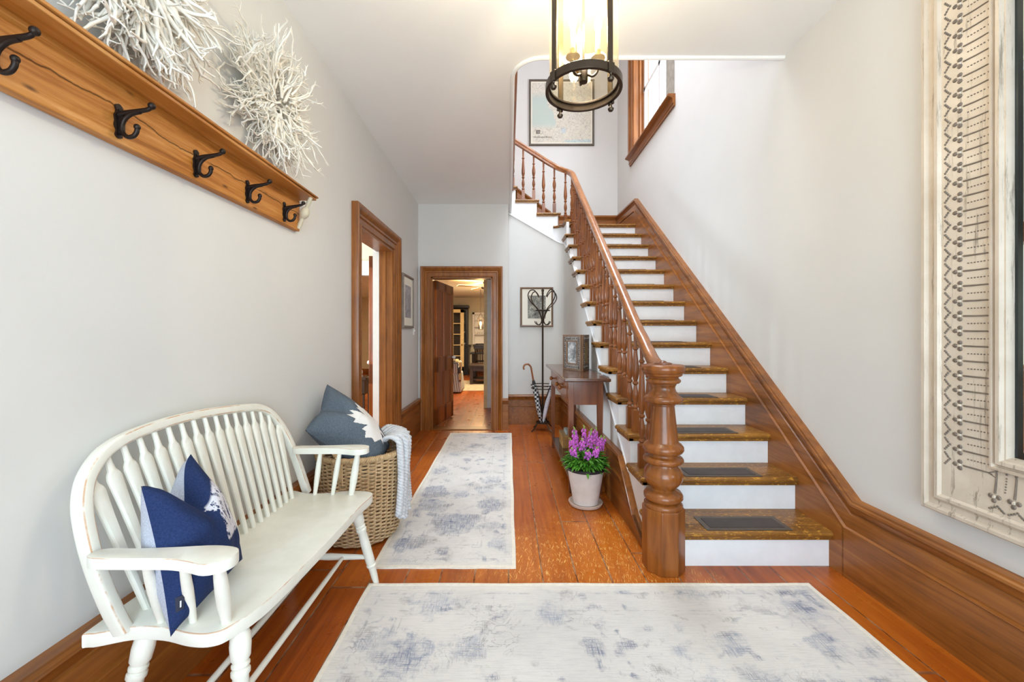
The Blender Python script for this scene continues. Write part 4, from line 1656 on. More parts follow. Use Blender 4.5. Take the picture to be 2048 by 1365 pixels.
# ------------------------------------------------------------------ bench
BZ = 0.455
bench = thing('spindle_bench', 'distressed white arrow-back spindle bench against the left wall', 'bench', (-0.95, 1.6, 0))
out_ = spline([(-0.775, 1.150), (-0.735, 1.27), (-0.712, 1.60), (-0.702, 1.93), (-0.690, 2.075), (-0.725, 2.125), (-0.83, 2.135), (-0.95, 2.105), (-1.05, 2.11), (-1.125, 2.14), (-1.15, 2.09),
               (-1.155, 1.62), (-1.16, 1.17), (-1.145, 1.115), (-1.05, 1.142), (-0.96, 1.140), (-0.87, 1.118), (-0.81, 1.118)], 5, True)
mm = MB()
r = 0.02
rings = []
ctr = V((-0.93, 1.62, 0))
for i in range(7):
    a = -pi / 2 + pi * i / 6
    ins = 0.005 * (1 - cos(a)) ** 2
    z = BZ - r + r * (abs(sin(a)) ** 0.45) * (1 if a > 0 else -1)
    rings.append([V((p.x + (ctr.x - p.x) * ins / 0.25, p.y + (ctr.y - p.y) * ins / 0.5, z)) for p in out_])
mm.loft(rings)
mm.wear = [1.0 if i == 5 else 0.0 for i, rg in enumerate(rings) for _ in rg]
mm.build('seat', 'bench_paint', bench, angle=32)


def bx(z):
    return -1.075 - 0.23 * (z - BZ)


def ray_back(px, py):
    """pixel of the photo -> the leaning plane of the bench back"""
    # x = t*a, z = CAM_H - t*b  with y = t
    a = (px - 1017) / F_PX
    b = (py - 669) / F_PX
    # a*t = -1.075 - 0.23*(CAM_H - b*t - BZ)
    tt = (-1.075 - 0.23 * (CAM_H - BZ)) / (a - 0.23 * b)
    return V((a * tt, tt, CAM_H - b * tt))


bow_px = [(247, 1262), (222, 1215), (190, 1135), (170, 1060), (164, 1000), (178, 944), (222, 893), (300, 856), (390, 831), (480, 818), (520, 818), (546, 834), (572, 872), (594, 925), (614, 985)]
bow = spline([ray_back(*p) for p in bow_px], 5)
print('BOW', [tuple(round(c, 3) for c in ray_back(*p)) for p in bow_px])
mm = MB()
rings = []
for i, p in enumerate(bow):
    t = (bow[min(i + 1, len(bow) - 1)] - bow[max(i - 1, 0)]).normalized()
    nb = V((1, 0, 0.23)).normalized()
    sd = nb.cross(t).normalized()
    rings.append([p + nb * 0.020 * (abs(cos(q)) ** .45) * (1 if cos(q) > 0 else -1) + sd * 0.0175 * (abs(sin(q)) ** .45) * (1 if sin(q) > 0 else -1) for q in [2 * pi * k / 16 + pi / 16 for k in range(16)]])
mm.loft(rings)
mm.wear = [1.0 if k in (1, 14) else 0.0 for rg in rings for k in range(16)]
mm.build('back_bow', 'bench_paint', bench, angle=50)
btop = [p for p in bow]


def bow_z(y):
    c = [p for p in btop if abs(p.y - y) < 0.03]
    return max(p.z for p in c)


sp_lv = [(0, .010, .010), (.2, .0115, .011), (.45, .014, .0105), (.65, .018, .010), (.80, .0225, .0095), (.835, .0235, .0095), (.86, .020, .0095), (.885, .012, .009), (.93, .0085, .0085), (1, .0085, .0085)]
ya_, yb_ = 1.165, 2.085
for i in range(17):
    f = (i + 0.5) / 17
    y0 = lerp(1.195, 2.065, f)
    y1 = lerp(1.115, 2.085, f)
    zt = bow_z(y1) - 0.012
    p0 = V((bx(BZ), y0, BZ - 0.005))
    p1 = V((bx(zt), y1, zt))
    d = (p1 - p0)
    nb = V((1, 0, 0.23)).normalized()
    sd = nb.cross(d.normalized()).normalized()
    mm = MB()
    rings = []
    for s_, w, th in sp_lv:
        c = p0 + d * s_
        pw = 0.6 if w > 0.0125 else 1.0
        rg = []
        for k in range(10):
            q = 2 * pi * k / 10 + pi / 10
            cq, sq = cos(q), sin(q)
            rg.append(c + sd * w * (abs(cq) ** pw) * (1 if cq > 0 else -1) + nb * th * sq)
        rings.append(rg)
    mm.loft(rings)
    mm.build('spindle', 'bench_paint', bench, angle=35)


def arm(ys, dirn):
    """ys: y of the arm, dirn -1 near end, +1 far end"""
    o = spline([(-1.095, -0.020), (-0.98, -0.028), (-0.88, -0.030), (-0.82, -0.042), (-0.765, -0.058), (-0.725, -0.040), (-0.715, -0.005), (-0.735, 0.025), (-0.80, 0.038), (-0.90, 0.030), (-1.0, 0.024), (-1.095, 0.022)], 4, True)
    mm = MB()
    rings = []
    for i in range(7):
        a = -pi / 2 + pi * i / 6
        k = 1 - 0.06 * (1 - cos(a)) ** 2
        z = 0.675 + 0.0155 * (abs(sin(a)) ** 0.45) * (1 if a > 0 else -1)
        rings.append([V((-0.9 + (p.x + 0.9) * (1 - 0.012 * (1 - cos(a)) ** 2), ys - dirn * p.y * k * -1 if dirn > 0 else ys + p.y * k, z + 0.008 * (p.x + 1.1))) for p in o])
    mm.loft(rings)
    mm.wear = [1.0 if i == 5 else 0.0 for i, rg in enumerate(rings) for _ in rg]
    mm.build('arm', 'bench_paint', bench, angle=32)
    for (xb, xt) in ((-0.985, -0.965), (-0.895, -0.865), (-0.800, -0.772)):
        yb = 1.165 if dirn < 0 else 2.085
        yt = ys + (0.004 if dirn < 0 else -0.004)
        p0, p1 = V((xb, yb, BZ - 0.005)), V((xt, yt, 0.668))
        fat = xb > -0.85
        mm = MB()
        pts = [p0.lerp(p1, s_) for s_ in (0, .15, .35, .55, .75, .9, 1)]
        rr = [.013, .015, .0185, .018, .016, .013, .012] if fat else [.009, .0105, .0125, .0135, .0125, .0105, .0095]
        mm.tube(pts, rr, 14)
        mm.build('arm_post', 'bench_paint', bench)


arm(1.085, -1)
arm(2.108, 1)


def turned(p0, p1, prof, name, mat, parent, n=20):
    mm = MB()
    p0, p1 = V(p0), V(p1)
    L = (p1 - p0).length
    mm.lathe([(r_, s_ * L) for r_, s_ in prof], p0, n, (p1 - p0))
    return mm.build(name, mat, parent)


LEGP = [(.020, 0), (.020, .02), (.026, .06), (.028, .12), (.026, .20), (.019, .225), (.024, .235), (.024, .25), (.019, .262), (.025, .275), (.025, .30), (.0205, .315),
        (.0225, .45), (.0225, .70), (.020, .735), (.0235, .745), (.0235, .76), (.018, .775), (.0165, .90), (.0135, 1.0)]
for p0, p1 in (((-0.785, 1.20, BZ - 0.035), (-0.735, 1.13, 0)), ((-1.045, 1.19, BZ - 0.035), (-1.10, 1.12, 0)),
               ((-0.755, 2.015, BZ - 0.035), (-0.674, 2.092, 0)), ((-1.06, 2.03, BZ - 0.035), (-1.115, 2.10, 0))):
    turned(p0, p1, LEGP, 'leg', 'bench_paint', bench)
STP = [(.010, 0), (.013, .2), (.0165, .5), (.013, .8), (.010, 1)]
turned((-1.085, 1.15, 0.15), (-0.755, 1.158, 0.15), STP, 'stretcher', 'bench_paint', bench)
turned((-1.095, 2.065, 0.15), (-0.705, 2.06, 0.15), STP, 'stretcher', 'bench_paint', bench)
for x in (-0.96, -0.83):
    turned((x, 1.152, 0.15), (x, 2.062, 0.15), [(.008, 0), (.0105, .2), (.012, .5), (.0105, .8), (.008, 1)], 'stretcher', 'bench_paint', bench)


# ------------------------------------------------------------------ cushions
def pillow(name, parent, mat, c, thick, bow_n, chop=0.0, chop_w=0.22, seed=0, n=44, corner_pull=0.05):
    """c = (bottom-near, bottom-far, top-far, top-near) corners; bow_n = direction the plump front faces"""
    bn, bf, tf, tn = [V(p) for p in c]
    bow_n = V(bow_n).normalized()
    mm = MB()
    uvs = []

    def surf(u, v, sgn):
        p = bn.lerp(bf, u).lerp(tn.lerp(tf, u), v)
        e = 4 * u * (1 - u)
        g = 4 * v * (1 - v)
        # edges of a stuffed square draw in between the corners
        cc = (bn + bf + tf + tn) / 4
        pull = corner_pull * ((1 - g) * e + (1 - e) * g)
        p = p + (cc - p) * pull
        h = (max(e, 0) ** 0.55) * (max(g, 0) ** 0.55)
        w = math.exp(-((u - 0.48) / chop_w) ** 2)
        dn = chop * w * max(0, (v - 0.35) / 0.65) ** 1.6
        p = p + (bn.lerp(bf, 0.5) - tn.lerp(tf, 0.5)).normalized() * dn
        crease = 1 - 0.55 * math.exp(-((u - 0.48) / 0.09) ** 2) * max(0, (v - 0.55) / 0.45) * (1 if chop > 0 else 0)
        wr = 0.012 * noise.noise(V((u * 5 + seed, v * 5, seed))) * h
        return p + bow_n * (sgn * (thick * h * crease) + wr)
    for sgn in (1, -1):
        mm.grid(lambda u, v: surf(u, v, sgn), n, n)
        uvs += [(i / n + (0 if sgn > 0 else 2.0), j / n) for j in range(n + 1) for i in range(n + 1)]
    mm.uv = uvs
    o = mm.build(name, mat, parent, angle=80)
    return o, surf


cu = thing('navy_cushion', 'navy blue and grey cushion with a worn white print, standing on the white bench', 'cushion', (-0.97, 1.26, BZ))
CN = V((0.96, -0.12, 0.24))
_, sf = pillow('cushion_cover', cu, 'pillow_navy', ((-0.90, 1.092, BZ + 0.008), (-0.945, 1.46, BZ + 0.015), (-1.085, 1.40, 0.862), (-0.992, 1.105, 0.862)), 0.115, CN, 0.12, 0.24, 1.0, corner_pull=0.07)


def patch(parent, name, mat, fn, u0, u1, v0, v1, lift=0.004, nu=6, nv=6):
    mm = MB()
    mm.grid(lambda u, v: fn(lerp(u0, u1, u), lerp(v0, v1, v), 1) + CN.normalized() * lift, nu, nv)
    return mm.build(name, mat, parent)


patch(cu, 'brand_tag', 'navy_tag', sf, 0.015, 0.055, 0.12, 0.21, 0.006)
patch(cu, 'tag_stitching', 'tag_white', sf, 0.031, 0.038, 0.14, 0.18, 0.0075)
mm = MB()
mm.tube([sf(0.90 + 0.022 * cos(a), 0.31 + 0.05 * sin(a), 1) + CN.normalized() * 0.003 for a in [2 * pi * i / 20 for i in range(21)]], 0.0012, 5)
for dv in (-0.02, -0.007, 0.007, 0.02):
    mm.tube([sf(0.888, 0.31 + dv, 1) + CN.normalized() * 0.003, sf(0.912, 0.31 + dv, 1) + CN.normalized() * 0.003], 0.0011, 5)
mm.build('embroidered_emblem', 'tag_white', cu)

# ------------------------------------------------------------------ basket, slate cushion, throw
BX, BY, BH = -0.94, 2.62, 0.545
bk = thing('wicker_basket', 'large round wicker basket on the floor beside the bench', 'basket', (BX, BY, 0))
NS = 38


def b_r(z):
    return interp([(0, 0.195), (0.04, 0.222), (0.12, 0.234), (0.35, 0.243), (BH, 0.256)], z)


mm = MB()
rows = 46
for j in range(rows):
    z = 0.02 + (BH - 0.05) * j / (rows - 1)
    pts = []
    for i in range(NS * 4):
        th = 2 * pi * i / (NS * 4)
        ph = th * NS / 2 + (pi if j % 2 else 0)
        rr = b_r(z) + 0.0085 * cos(ph)
        zz = z + 0.004 * noise.noise(V((cos(th) * 4, sin(th) * 4, j * 0.9)))
        pts.append((BX + rr * cos(th), BY + rr * sin(th), zz))
    pts.append(pts[0])
    mm.tube(pts, 0.0064, 5, False)
mm.build('woven_wall', 'rattan', bk, angle=80)
mm = MB()
for i in range(NS):
    th = 2 * pi * (i + 0.5) / NS
    mm.tube([(BX + (b_r(z) + 0.001) * cos(th), BY + (b_r(z) + 0.001) * sin(th), z) for z in (0.012, 0.1, 0.25, 0.4, BH - 0.01)], 0.0065, 5)
mm.lathe([(0, 0.008), (0.20, 0.008), (0.20, 0.02), (0, 0.02)], (BX, BY, 0), 40)
mm.build('stakes', 'rattan', bk)
mm = MB()
for k in range(4):
    pts = []
    for i in range(NS * 4 + 1):
        th = 2 * pi * i / (NS * 4)
        ph = th * 30 + k * pi / 2
        rr = 0.256 + 0.013 * cos(ph)
        pts.append((BX + rr * cos(th), BY + rr * sin(th), BH - 0.012 + 0.013 * sin(ph)))
    mm.tube(pts, 0.0085, 5, False)
mm.build('braided_rim', 'rattan', bk, angle=80)
mm = MB()
for k in range(3):
    pts = []
    th0 = radians(247)
    for i in range(31):
        f = i / 30
        th = th0 + (f - 0.5) * 0.62
        ph = f * 40 + k * 2 * pi / 3
        rr = 0.262 + 0.008 * cos(ph)
        zz = BH - 0.03 + 0.085 * sin(pi * f) + 0.008 * sin(ph)
        pts.append((BX + rr * cos(th), BY + rr * sin(th), zz))
    mm.tube(pts, 0.007, 5)
for s_ in (-0.31, 0.31):
    for q in range(5):
        th = radians(247) + s_ + (q - 2) * 0.02
        mm.tube([(BX + 0.272 * cos(th), BY + 0.272 * sin(th), BH - 0.02), (BX + 0.268 * cos(th), BY + 0.268 * sin(th), BH - 0.09 - 0.012 * q)], 0.005, 5)
mm.build('handle', 'rattan', bk)

sl = thing('slate_cushion', 'slate blue cushion with a white maple leaf, propped in the wicker basket', 'cushion', (-0.98, 2.62, 0.5))
SN = V((0.60, -0.46, 0.66))
_, sf2 = pillow('cushion_cover', sl, 'pillow_slate', ((-0.795, 2.45, 0.41), (-0.79, 2.73, 0.53), (-1.178, 2.665, 0.945), (-1.170, 2.36, 0.715)), 0.175, SN, 0.03, 0.22, 5.0, corner_pull=0.015)
# maple leaf outline in (u, v)
leaf_pts = [(0, 1.0), (.11, .76), (.27, .84), (.21, .42), (.43, .62), (.48, .52), (.72, .56), (.63, .34), (.72, .26), (.40, -.02), (.46, -.14), (.05, -.08), (.05, -.5),
            (-.05, -.5), (-.05, -.08), (-.46, -.14), (-.40, -.02), (-.72, .26), (-.63, .34), (-.72, .56), (-.48, .52), (-.43, .62), (-.21, .42), (-.27, .84), (-.11, .76)]


def inside(pt, poly):
    x, y = pt
    c = False
    j = len(poly) - 1
    for i in range(len(poly)):
        xi, yi = poly[i]
        xj, yj = poly[j]
        if (yi > y) != (yj > y) and x < (xj - xi) * (y - yi) / (yj - yi) + xi:
            c = not c
        j = i
    return c


mm = MB()
LU, LV, LS, LA = 0.58, 0.36, 0.50, radians(30)
NG = 90
idx = {}


def leafuv(a, b):
    a, b = a * 0.8, b - 0.2
    return LU + LS * (a * cos(LA) - b * sin(LA)), LV + LS * (a * sin(LA) + b * cos(LA))


verts = []
faces = []
for j in range(NG):
    for i in range(NG):
        a, b = -0.8 + 1.6 * (i + .5) / NG, -0.55 + 1.6 * (j + .5) / NG
        if inside((a, b), leaf_pts):
            q = []
            for di, dj in ((0, 0), (1, 0), (1, 1), (0, 1)):
                key = (i + di, j + dj)
                if key not in idx:
                    u, v = leafuv(-0.8 + 1.6 * key[0] / NG, -0.55 + 1.6 * key[1] / NG)
                    u, v = min(max(u, 0.01), 0.99), min(max(v, 0.01), 0.99)
                    idx[key] = len(verts)
                    verts.append(sf2(u, v, 1) + SN.normalized() * 0.003)
                q.append(idx[key])
            faces.append(tuple(q))
mm.add(verts, faces)
mm.build('maple_leaf', 'leaf_patch', sl, angle=80)

# chunky knitted throw over the right side of the basket
mm = MB()
NC = 9
for c in range(NC):
    th = radians(lerp(-22, 62, c / (NC - 1)))
    for strand in range(3):
        pts = []
        for i in range(70):
            f = i / 69
            if f < 0.30:
                g = f / 0.30
                rr = lerp(0.12, 0.285, g)
                zz = lerp(0.56, 0.60, g) + 0.05 * sin(pi * g * 0.9)
            else:
                g = (f - 0.30) / 0.70
                dd = lerp(0.50, 0.26, abs(c / (NC - 1) - 0.25))
                rr = 0.29 + 0.012 * sin(3 * g + c)
                zz = 0.60 - dd * g
            ph = i * 1.05 + strand * 2 * pi / 3 + c
            rr += 0.013 * cos(ph)
            tt = th + 0.042 * sin(ph) + 0.03 * sin(4 * f + c)
            pts.append((BX + rr * cos(tt), BY + rr * sin(tt), zz + 0.004 * cos(ph)))
        mm.tube(pts, 0.0115, 6)
tag(mm.build('knitted_throw', 'knit_wool', angle=80), 'chunky pale grey knitted throw hanging over the rim of the wicker basket', 'blanket')

# ------------------------------------------------------------------ coat rack on the left wall
RKX = -1.245
rk = thing('coat_rack', 'rustic wooden wall shelf rack with five black iron hooks', 'coat rack', (RKX, 1.4, 1.86))
RY0, RY1 = 0.55, 2.375
mm = MB()
mm.box(RKX + 0.006, RKX + 0.042, RY0, RY1 - 0.012, 1.862, 2.052)
mm.build('back_board', 'rack_board', rk, bevel=0.003)
mm = MB()
mm.box(RKX - 0.006, -1.122, RY0, RY1 + 0.02, 2.050, 2.062)
mm.build('shelf', 'rack_wood', rk, bevel=0.002)
mm = MB()
mm.box(RKX - 0.004, -1.114, RY0, RY1 + 0.03, 2.0645, 2.074)
mm.build('shelf_top_board', 'rack_wood', rk, bevel=0.002)
mm = MB()
mm.box(RKX - 0.004, -1.127, RY0, RY1 + 0.015, 2.0615, 2.0655)
mm.build('shelf_groove', 'dark_groove', rk)
turned((-1.128, RY1 - 0.035, 2.052), (-1.203, RY1 - 0.03, 1.875), [(.011, 0), (.012, .2), (.010, .33), (.019, .38), (.0245, .46), (.0255, .52), (.0235, .58), (.018, .64), (.010, .68), (.0125, .85), (.011, 1)], 'end_bracket', 'cream_paint', rk)


def hook(y):
    hk = []
    x0 = RKX + 0.042
    mm = MB()
    pl = spline([(0, -.052), (.011, -.045), (.008, -.030), (.014, -.015), (.012, .0), (.014, .015), (.008, .030), (.012, .045), (0, .054), (-.012, .045), (-.008, .030), (-.014, .015), (-.012, 0), (-.014, -.015), (-.008, -.030), (-.011, -.045)], 3, True)
    mm.prism([(x0, y + p.x, 1.925 + p.y) for p in pl], (0.006, 0, 0))
    for dz in (-.034, .034):
        mm.lathe([(.005, 0), (.005, .003), (.003, .0045), (0, .005)], (x0 + 0.006, y, 1.925 + dz), 10, (1, 0, 0))
    up = spline([(x0 + .005, y, 1.945), (x0 + .03, y, 1.952), (x0 + .065, y, 1.957), (x0 + .092, y, 1.962), (x0 + .102, y, 1.968)], 4)
    mm.tube(up, [lerp(.0085, .0055, i / (len(up) - 1)) for i in range(len(up))], 10)
    mm.ball((x0 + .105, y, 1.973), .0105, .0105, .0105)
    br = spline([(x0 + .070, y, 1.955), (x0 + .042, y, 1.948), (x0 + .022, y, 1.932), (x0 + .014, y, 1.912), (x0 + .016, y, 1.892), (x0 + .030, y, 1.878), (x0 + .048, y, 1.880), (x0 + .058, y, 1.892), (x0 + .060, y, 1.904)], 5)
    mm.tube(br, [.0065] * len(br), 10)
    mm.ball((x0 + .060, y, 1.908), .009, .009, .0095)
    mm.obox((x0 + .012, y, 1.915), (.008, 0, 0), (0, .004, 0), (0, 0, .03))
    return mm.build('hook', 'iron', rk)


for y in (0.95, 1.262, 1.575, 1.885, 2.195):
    hook(y)

# ------------------------------------------------------------------ bundles of white twigs on the shelf
def twigs(name, label, cy, cz, ry, rz, nst, seed, fan):
    rnd = random.Random(seed)
    mm = MB()

    def ok(p):
        return V((min(max(p.x, wl(p.y) + 0.02), -1.02), p.y, max(p.z, 2.082)))

    def branch(p, d, L, r, depth):
        n_ = 5
        pts = [ok(p)]
        for i in range(n_):
            d = (d + V((rnd.uniform(-.28, .28), rnd.uniform(-.3, .3), rnd.uniform(-.3, .3)))).normalized()
            p = p + d * (L / n_)
            pts.append(ok(p))
            if depth < 2 and rnd.random() < (0.5 if depth == 0 else 0.35):
                dd = (d + V((rnd.uniform(-.6, .6), rnd.uniform(-.9, .9), rnd.uniform(-.9, .9)))).normalized()
                branch(p, dd, L * rnd.uniform(.3, .55), r * .62, depth + 1)
        mm.tube(pts, [r * lerp(1, .42, i / n_) for i in range(n_ + 1)], 5)

    for i in range(nst):
        a = 2 * pi * (i + rnd.random()) / nst
        k = sqrt(rnd.random()) * 0.45
        p = V((-1.165 + rnd.uniform(-.045, .06), cy + ry * k * cos(a), cz + rz * k * sin(a)))
        a2 = a + rnd.uniform(-.5, .5)
        d = V((rnd.uniform(-.25, .35), cos(a2) * ry / max(ry, rz), sin(a2) * rz / max(ry, rz))).normalized()
        if fan:
            d = (d + V((0, 0.2, -0.5))).normalized()
        branch(p, d, rnd.uniform(.5, .9) * max(ry, rz) * 0.66, rnd.uniform(.005, .0085) * (1.25 if fan else 1), 0)
    return tag(mm.build(name, 'twig_white', angle=80), label, 'twig decoration', 'white twig bundles on the rack shelf')


twigs('twig_bundle', 'spiky oval bundle of white branches at the far end of the rack shelf', 2.03, 2.41, 0.33, 0.345, 260, 7, False)
twigs('twig_bundle', 'thicker bundle of white branches above the middle hooks, cut by the top edge', 1.27, 2.40, 0.27, 0.36, 200, 11, True)

# ------------------------------------------------------------------ hanging lantern
LX, LY, LZ0 = 0.32, 1.75, 2.305
ln = thing('hanging_lantern', 'round bronze hanging lantern with lit candle bulbs in a glass cylinder', 'lantern', (LX, LY, LZ0))


def ring(mm, r0, r1, z0, z1, n=64):
    o = len(mm.v)
    vs = []
    for i in range(n):
        a = 2 * pi * i / n
        for rr, z in ((r0, z0), (r1, z0), (r1, z1), (r0, z1)):
            vs.append((LX + rr * cos(a), LY + rr * sin(a), z))
    fs = []
    for i in range(n):
        j = (i + 1) % n
        for k in range(4):
            l = (k + 1) % 4
            fs.append((i * 4 + k, i * 4 + l, j * 4 + l, j * 4 + k))
    mm.add(vs, fs)


mm = MB(); ring(mm, 0.147, 0.162, LZ0, LZ0 + 0.034); ring(mm, 0.140, 0.150, LZ0 + 0.026, LZ0 + 0.036); mm.build('bottom_ring', 'bronze', ln, bevel=0.002)
mm = MB(); ring(mm, 0.146, 0.162, 2.84, 2.866); mm.build('top_ring', 'bronze', ln, bevel=0.002)
mm = MB()
ring(mm, 0.1435, 0.1455, LZ0 + 0.036, 2.85)
mm.build('glass_cylinder', 'lantern_glass', ln)
for k in range(4):
    a = radians(211 + 90 * k)
    er, et = V((cos(a), sin(a), 0)), V((-sin(a), cos(a), 0))
    c = V((LX, LY, 0)) + er * 0.156
    mm = MB()
    mm.obox(c + V((0, 0, (LZ0 + 2.85) / 2)), er * 0.0035, et * 0.0135, V((0, 0, (2.85 - LZ0) / 2)))
    mm.obox(c + er * 0.006 + V((0, 0, LZ0 + 0.014)), er * 0.005, et * 0.015, V((0, 0, 0.022)))
    mm.build('post', 'bronze', ln, bevel=0.0015)
    mm = MB()
    mm.lathe([(.0, -.034), (.009, -.033), (.0135, -.026), (.0135, -.022), (.007, -.015), (.0045, -.008), (.007, -.002), (.007, .0)], c + er * 0.004 + V((0, 0, LZ0 - 0.004)), 16)
    mm.build('finial', 'bronze', ln)
    mm = MB()
    mm.tube(spline([c + V((0, 0, 2.85)), V((LX, LY, 0)) + er * 0.13 + V((0, 0, 2.92)), V((LX, LY, 0)) + er * 0.06 + V((0, 0, 2.97)), V((LX, LY, 0)) + er * 0.012 + V((0, 0, 3.0))], 5), 0.005, 8)
    mm.build('crown_rod', 'bronze', ln)
zt = zc(LY)
mm = MB(); mm.tube([(LX, LY, 2.42), (LX, LY, zt - 0.02)], 0.006, 8); mm.build('stem', 'bronze', ln)
mm = MB(); mm.lathe([(0.02, zt - 0.04), (0.06, zt - 0.022), (0.065, zt - 0.012), (0.065, zt), (0, zt)], (LX, LY, 0), 28); mm.build('ceiling_canopy', 'bronze', ln)
mm = MB()
mm.lathe([(0, 2.345), (.017, 2.346), (.019, 2.352), (.019, 2.395), (.014, 2.402), (.008, 2.41), (0, 2.42)], (LX, LY, 0), 24)
mm.build('hub', 'bronze', ln)
for k in range(3):
    a = radians(215 + 120 * k)
    er = V((cos(a), sin(a), 0))
    c = V((LX, LY, 0)) + er * 0.062
    mm = MB()
    mm.tube(spline([V((LX, LY, 2.375)) + er * 0.018, V((LX, LY, 2.362)) + er * 0.04, V((LX, LY, 2.378)) + er * 0.06, c + V((0, 0, 2.415))], 5), 0.0055, 8)
    mm.build('candle_arm', 'bronze', ln)
    mm = MB()
    mm.lathe([(0, .0), (.010, .0), (.014, .008), (.030, .016), (.031, .019), (.012, .022), (.0125, .05), (0, .05)], c + V((0, 0, 2.412)), 20)
    mm.build('candle_cup', 'brass', ln)
    mm = MB()
    mm.lathe([(.0105, 0), (.0105, .085), (0, .085)], c + V((0, 0, 2.462)), 16)
    mm.build('candle', 'bulb_socket', ln)
    mm = MB()
    mm.lathe([(.009, 0), (.014, .012), (.0165, .026), (.014, .044), (.007, .064), (.001, .078)], c + V((0, 0, 2.547)), 16)
    mm.build('bulb', 'bulb_glow', ln)
    point('candle_light', tuple(c + V((0, 0, 2.585)) + er * 0.0), 16.5, (0.88, 0.84, 0.74), 0.035)

# ------------------------------------------------------------------ framed pictures
def picture(name, label, cat, centre, w, h, out, fw, fd, fmat, matw, matmat, img, cap=None, extra=None):
    """framed picture on a wall; out = wall normal"""
    out = V(out)
    rt = V((0, 0, 1)).cross(out)           # to the right as seen by the viewer
    up = V((0, 0, 1))
    c = V(centre)
    t = thing(name, label, cat, tuple(c - up * h / 2))
    mm = MB()
    pth = [c - rt * w / 2 - up * h / 2, c + rt * w / 2 - up * h / 2, c + rt * w / 2 + up * h / 2, c - rt * w / 2 + up * h / 2]
    pr = [(0, 0), (fd * .8, 0), (fd, fw * .2), (fd, fw * .6), (fd * .6, fw), (0, fw)]
    mm.sweep(pr, pth, out, closed=True)
    if max((p - c).dot(rt) for p in mm.v) > w / 2 + 0.002:
        mm = MB()
        mm.sweep([(d, -v) for d, v in pr], pth, out, closed=True)
    mm.build('frame', fmat, t)
    mm = MB()
    iw, ih = w / 2 - fw * .8, h / 2 - fw * .8
    mm.obox(c + out * fd * .35, rt * iw, up * ih, out * 0.003)
    mm.build('mount', matmat, t)
    if img:
        mm = MB()
        mm.obox(c + out * (fd * .35 + 0.0035), rt * (iw - matw), up * (ih - matw * 1.15), out * 0.001)
        mm.build('print', img, t)
    return t, c + out * (fd * .35 + 0.004), rt, up


# map on the stair wall
mpc = (0.875, Y_BACK, 4.925)
t, mc, rt, up = picture('framed_map', 'large framed pale map on the wall above the stair landing', 'map', mpc, 1.075, 1.09, (0, -1, 0), 0.032, 0.03, 'map_frame', 0.022, 'pic_mat', None)
mm = MB(); mm.obox(mc, rt * 0.485, up * 0.492, V((0, -0.0012, 0)))
mm.build('map_sheet', 'map_print', t)


def text(parent, name, s, loc, size, mat, rot=(pi / 2, 0, 0)):
    cu_ = bpy.data.curves.new(name, 'FONT')
    cu_.body = s
    cu_.size = size
    cu_.extrude = 0.0005
    tmp = bpy.data.objects.new(name + '_curve', cu_)
    COL.objects.link(tmp)
    me = bpy.data.meshes.new_from_object(tmp.evaluated_get(bpy.context.evaluated_depsgraph_get()))
    bpy.data.objects.remove(tmp)
    o = bpy.data.objects.new(name, me)
    me.materials.clear()
    me.materials.append(MATS[mat])
    COL.objects.link(o)
    o.rotation_euler = rot
    o.location = V(loc) - parent.location
    o.parent = parent
    return o


text(t, 'map_title', 'Huron and Bruce', (mc.x - 0.46, Y_BACK - 0.0185, 4.508), 0.042, 'map_frame')
mm = MB()
for i in range(3):
    z = 4.583 + 0.022 * i
    mm.obox((mc.x - 0.385, Y_BACK - 0.0165, z), (0.034, 0, 0.003), (0, 0.0006, 0), (-0.0005, 0, 0.006))
mm.obox((mc.x - 0.415, Y_BACK - 0.0165, 4.605), (0.005, 0, 0), (0, 0.0006, 0), (0, 0, 0.022))
mm.build('map_badge', 'dark_groove', t)

picture('framed_sketch', 'narrow-looking silver-framed grey sketch on the wall between the two doorways', 'picture', (wl(4.86), 4.86, 1.655), 0.50, 0.62, (1, 0, 0), 0.028, 0.03, 'silver_frame', 0.085, 'pic_mat', 'sketch_print')
picture('framed_landscape', 'brown-framed dark tree picture on the nook wall behind the coat stand', 'picture', (0.398, Y_NOOK, 1.655), 0.465, 0.56, (0, -1, 0), 0.026, 0.025, 'brown_frame', 0.085, 'pic_mat', 'orchard_print')

sw = thing('light_switch', 'small white light switch plate beside the rear doorway casing', 'light switch', (wl(5.2), 5.2, 1.29))
mm = MB(); mm.box(wl(5.2), wl(5.2) + 0.006, 5.165, 5.235, 1.26, 1.375); mm.build('plate', 'white_plate', sw, bevel=0.002)
mm = MB(); mm.box(wl(5.2) + 0.005, wl(5.2) + 0.016, 5.195, 5.205, 1.305, 1.33); mm.build('toggle', 'white_plate', sw)

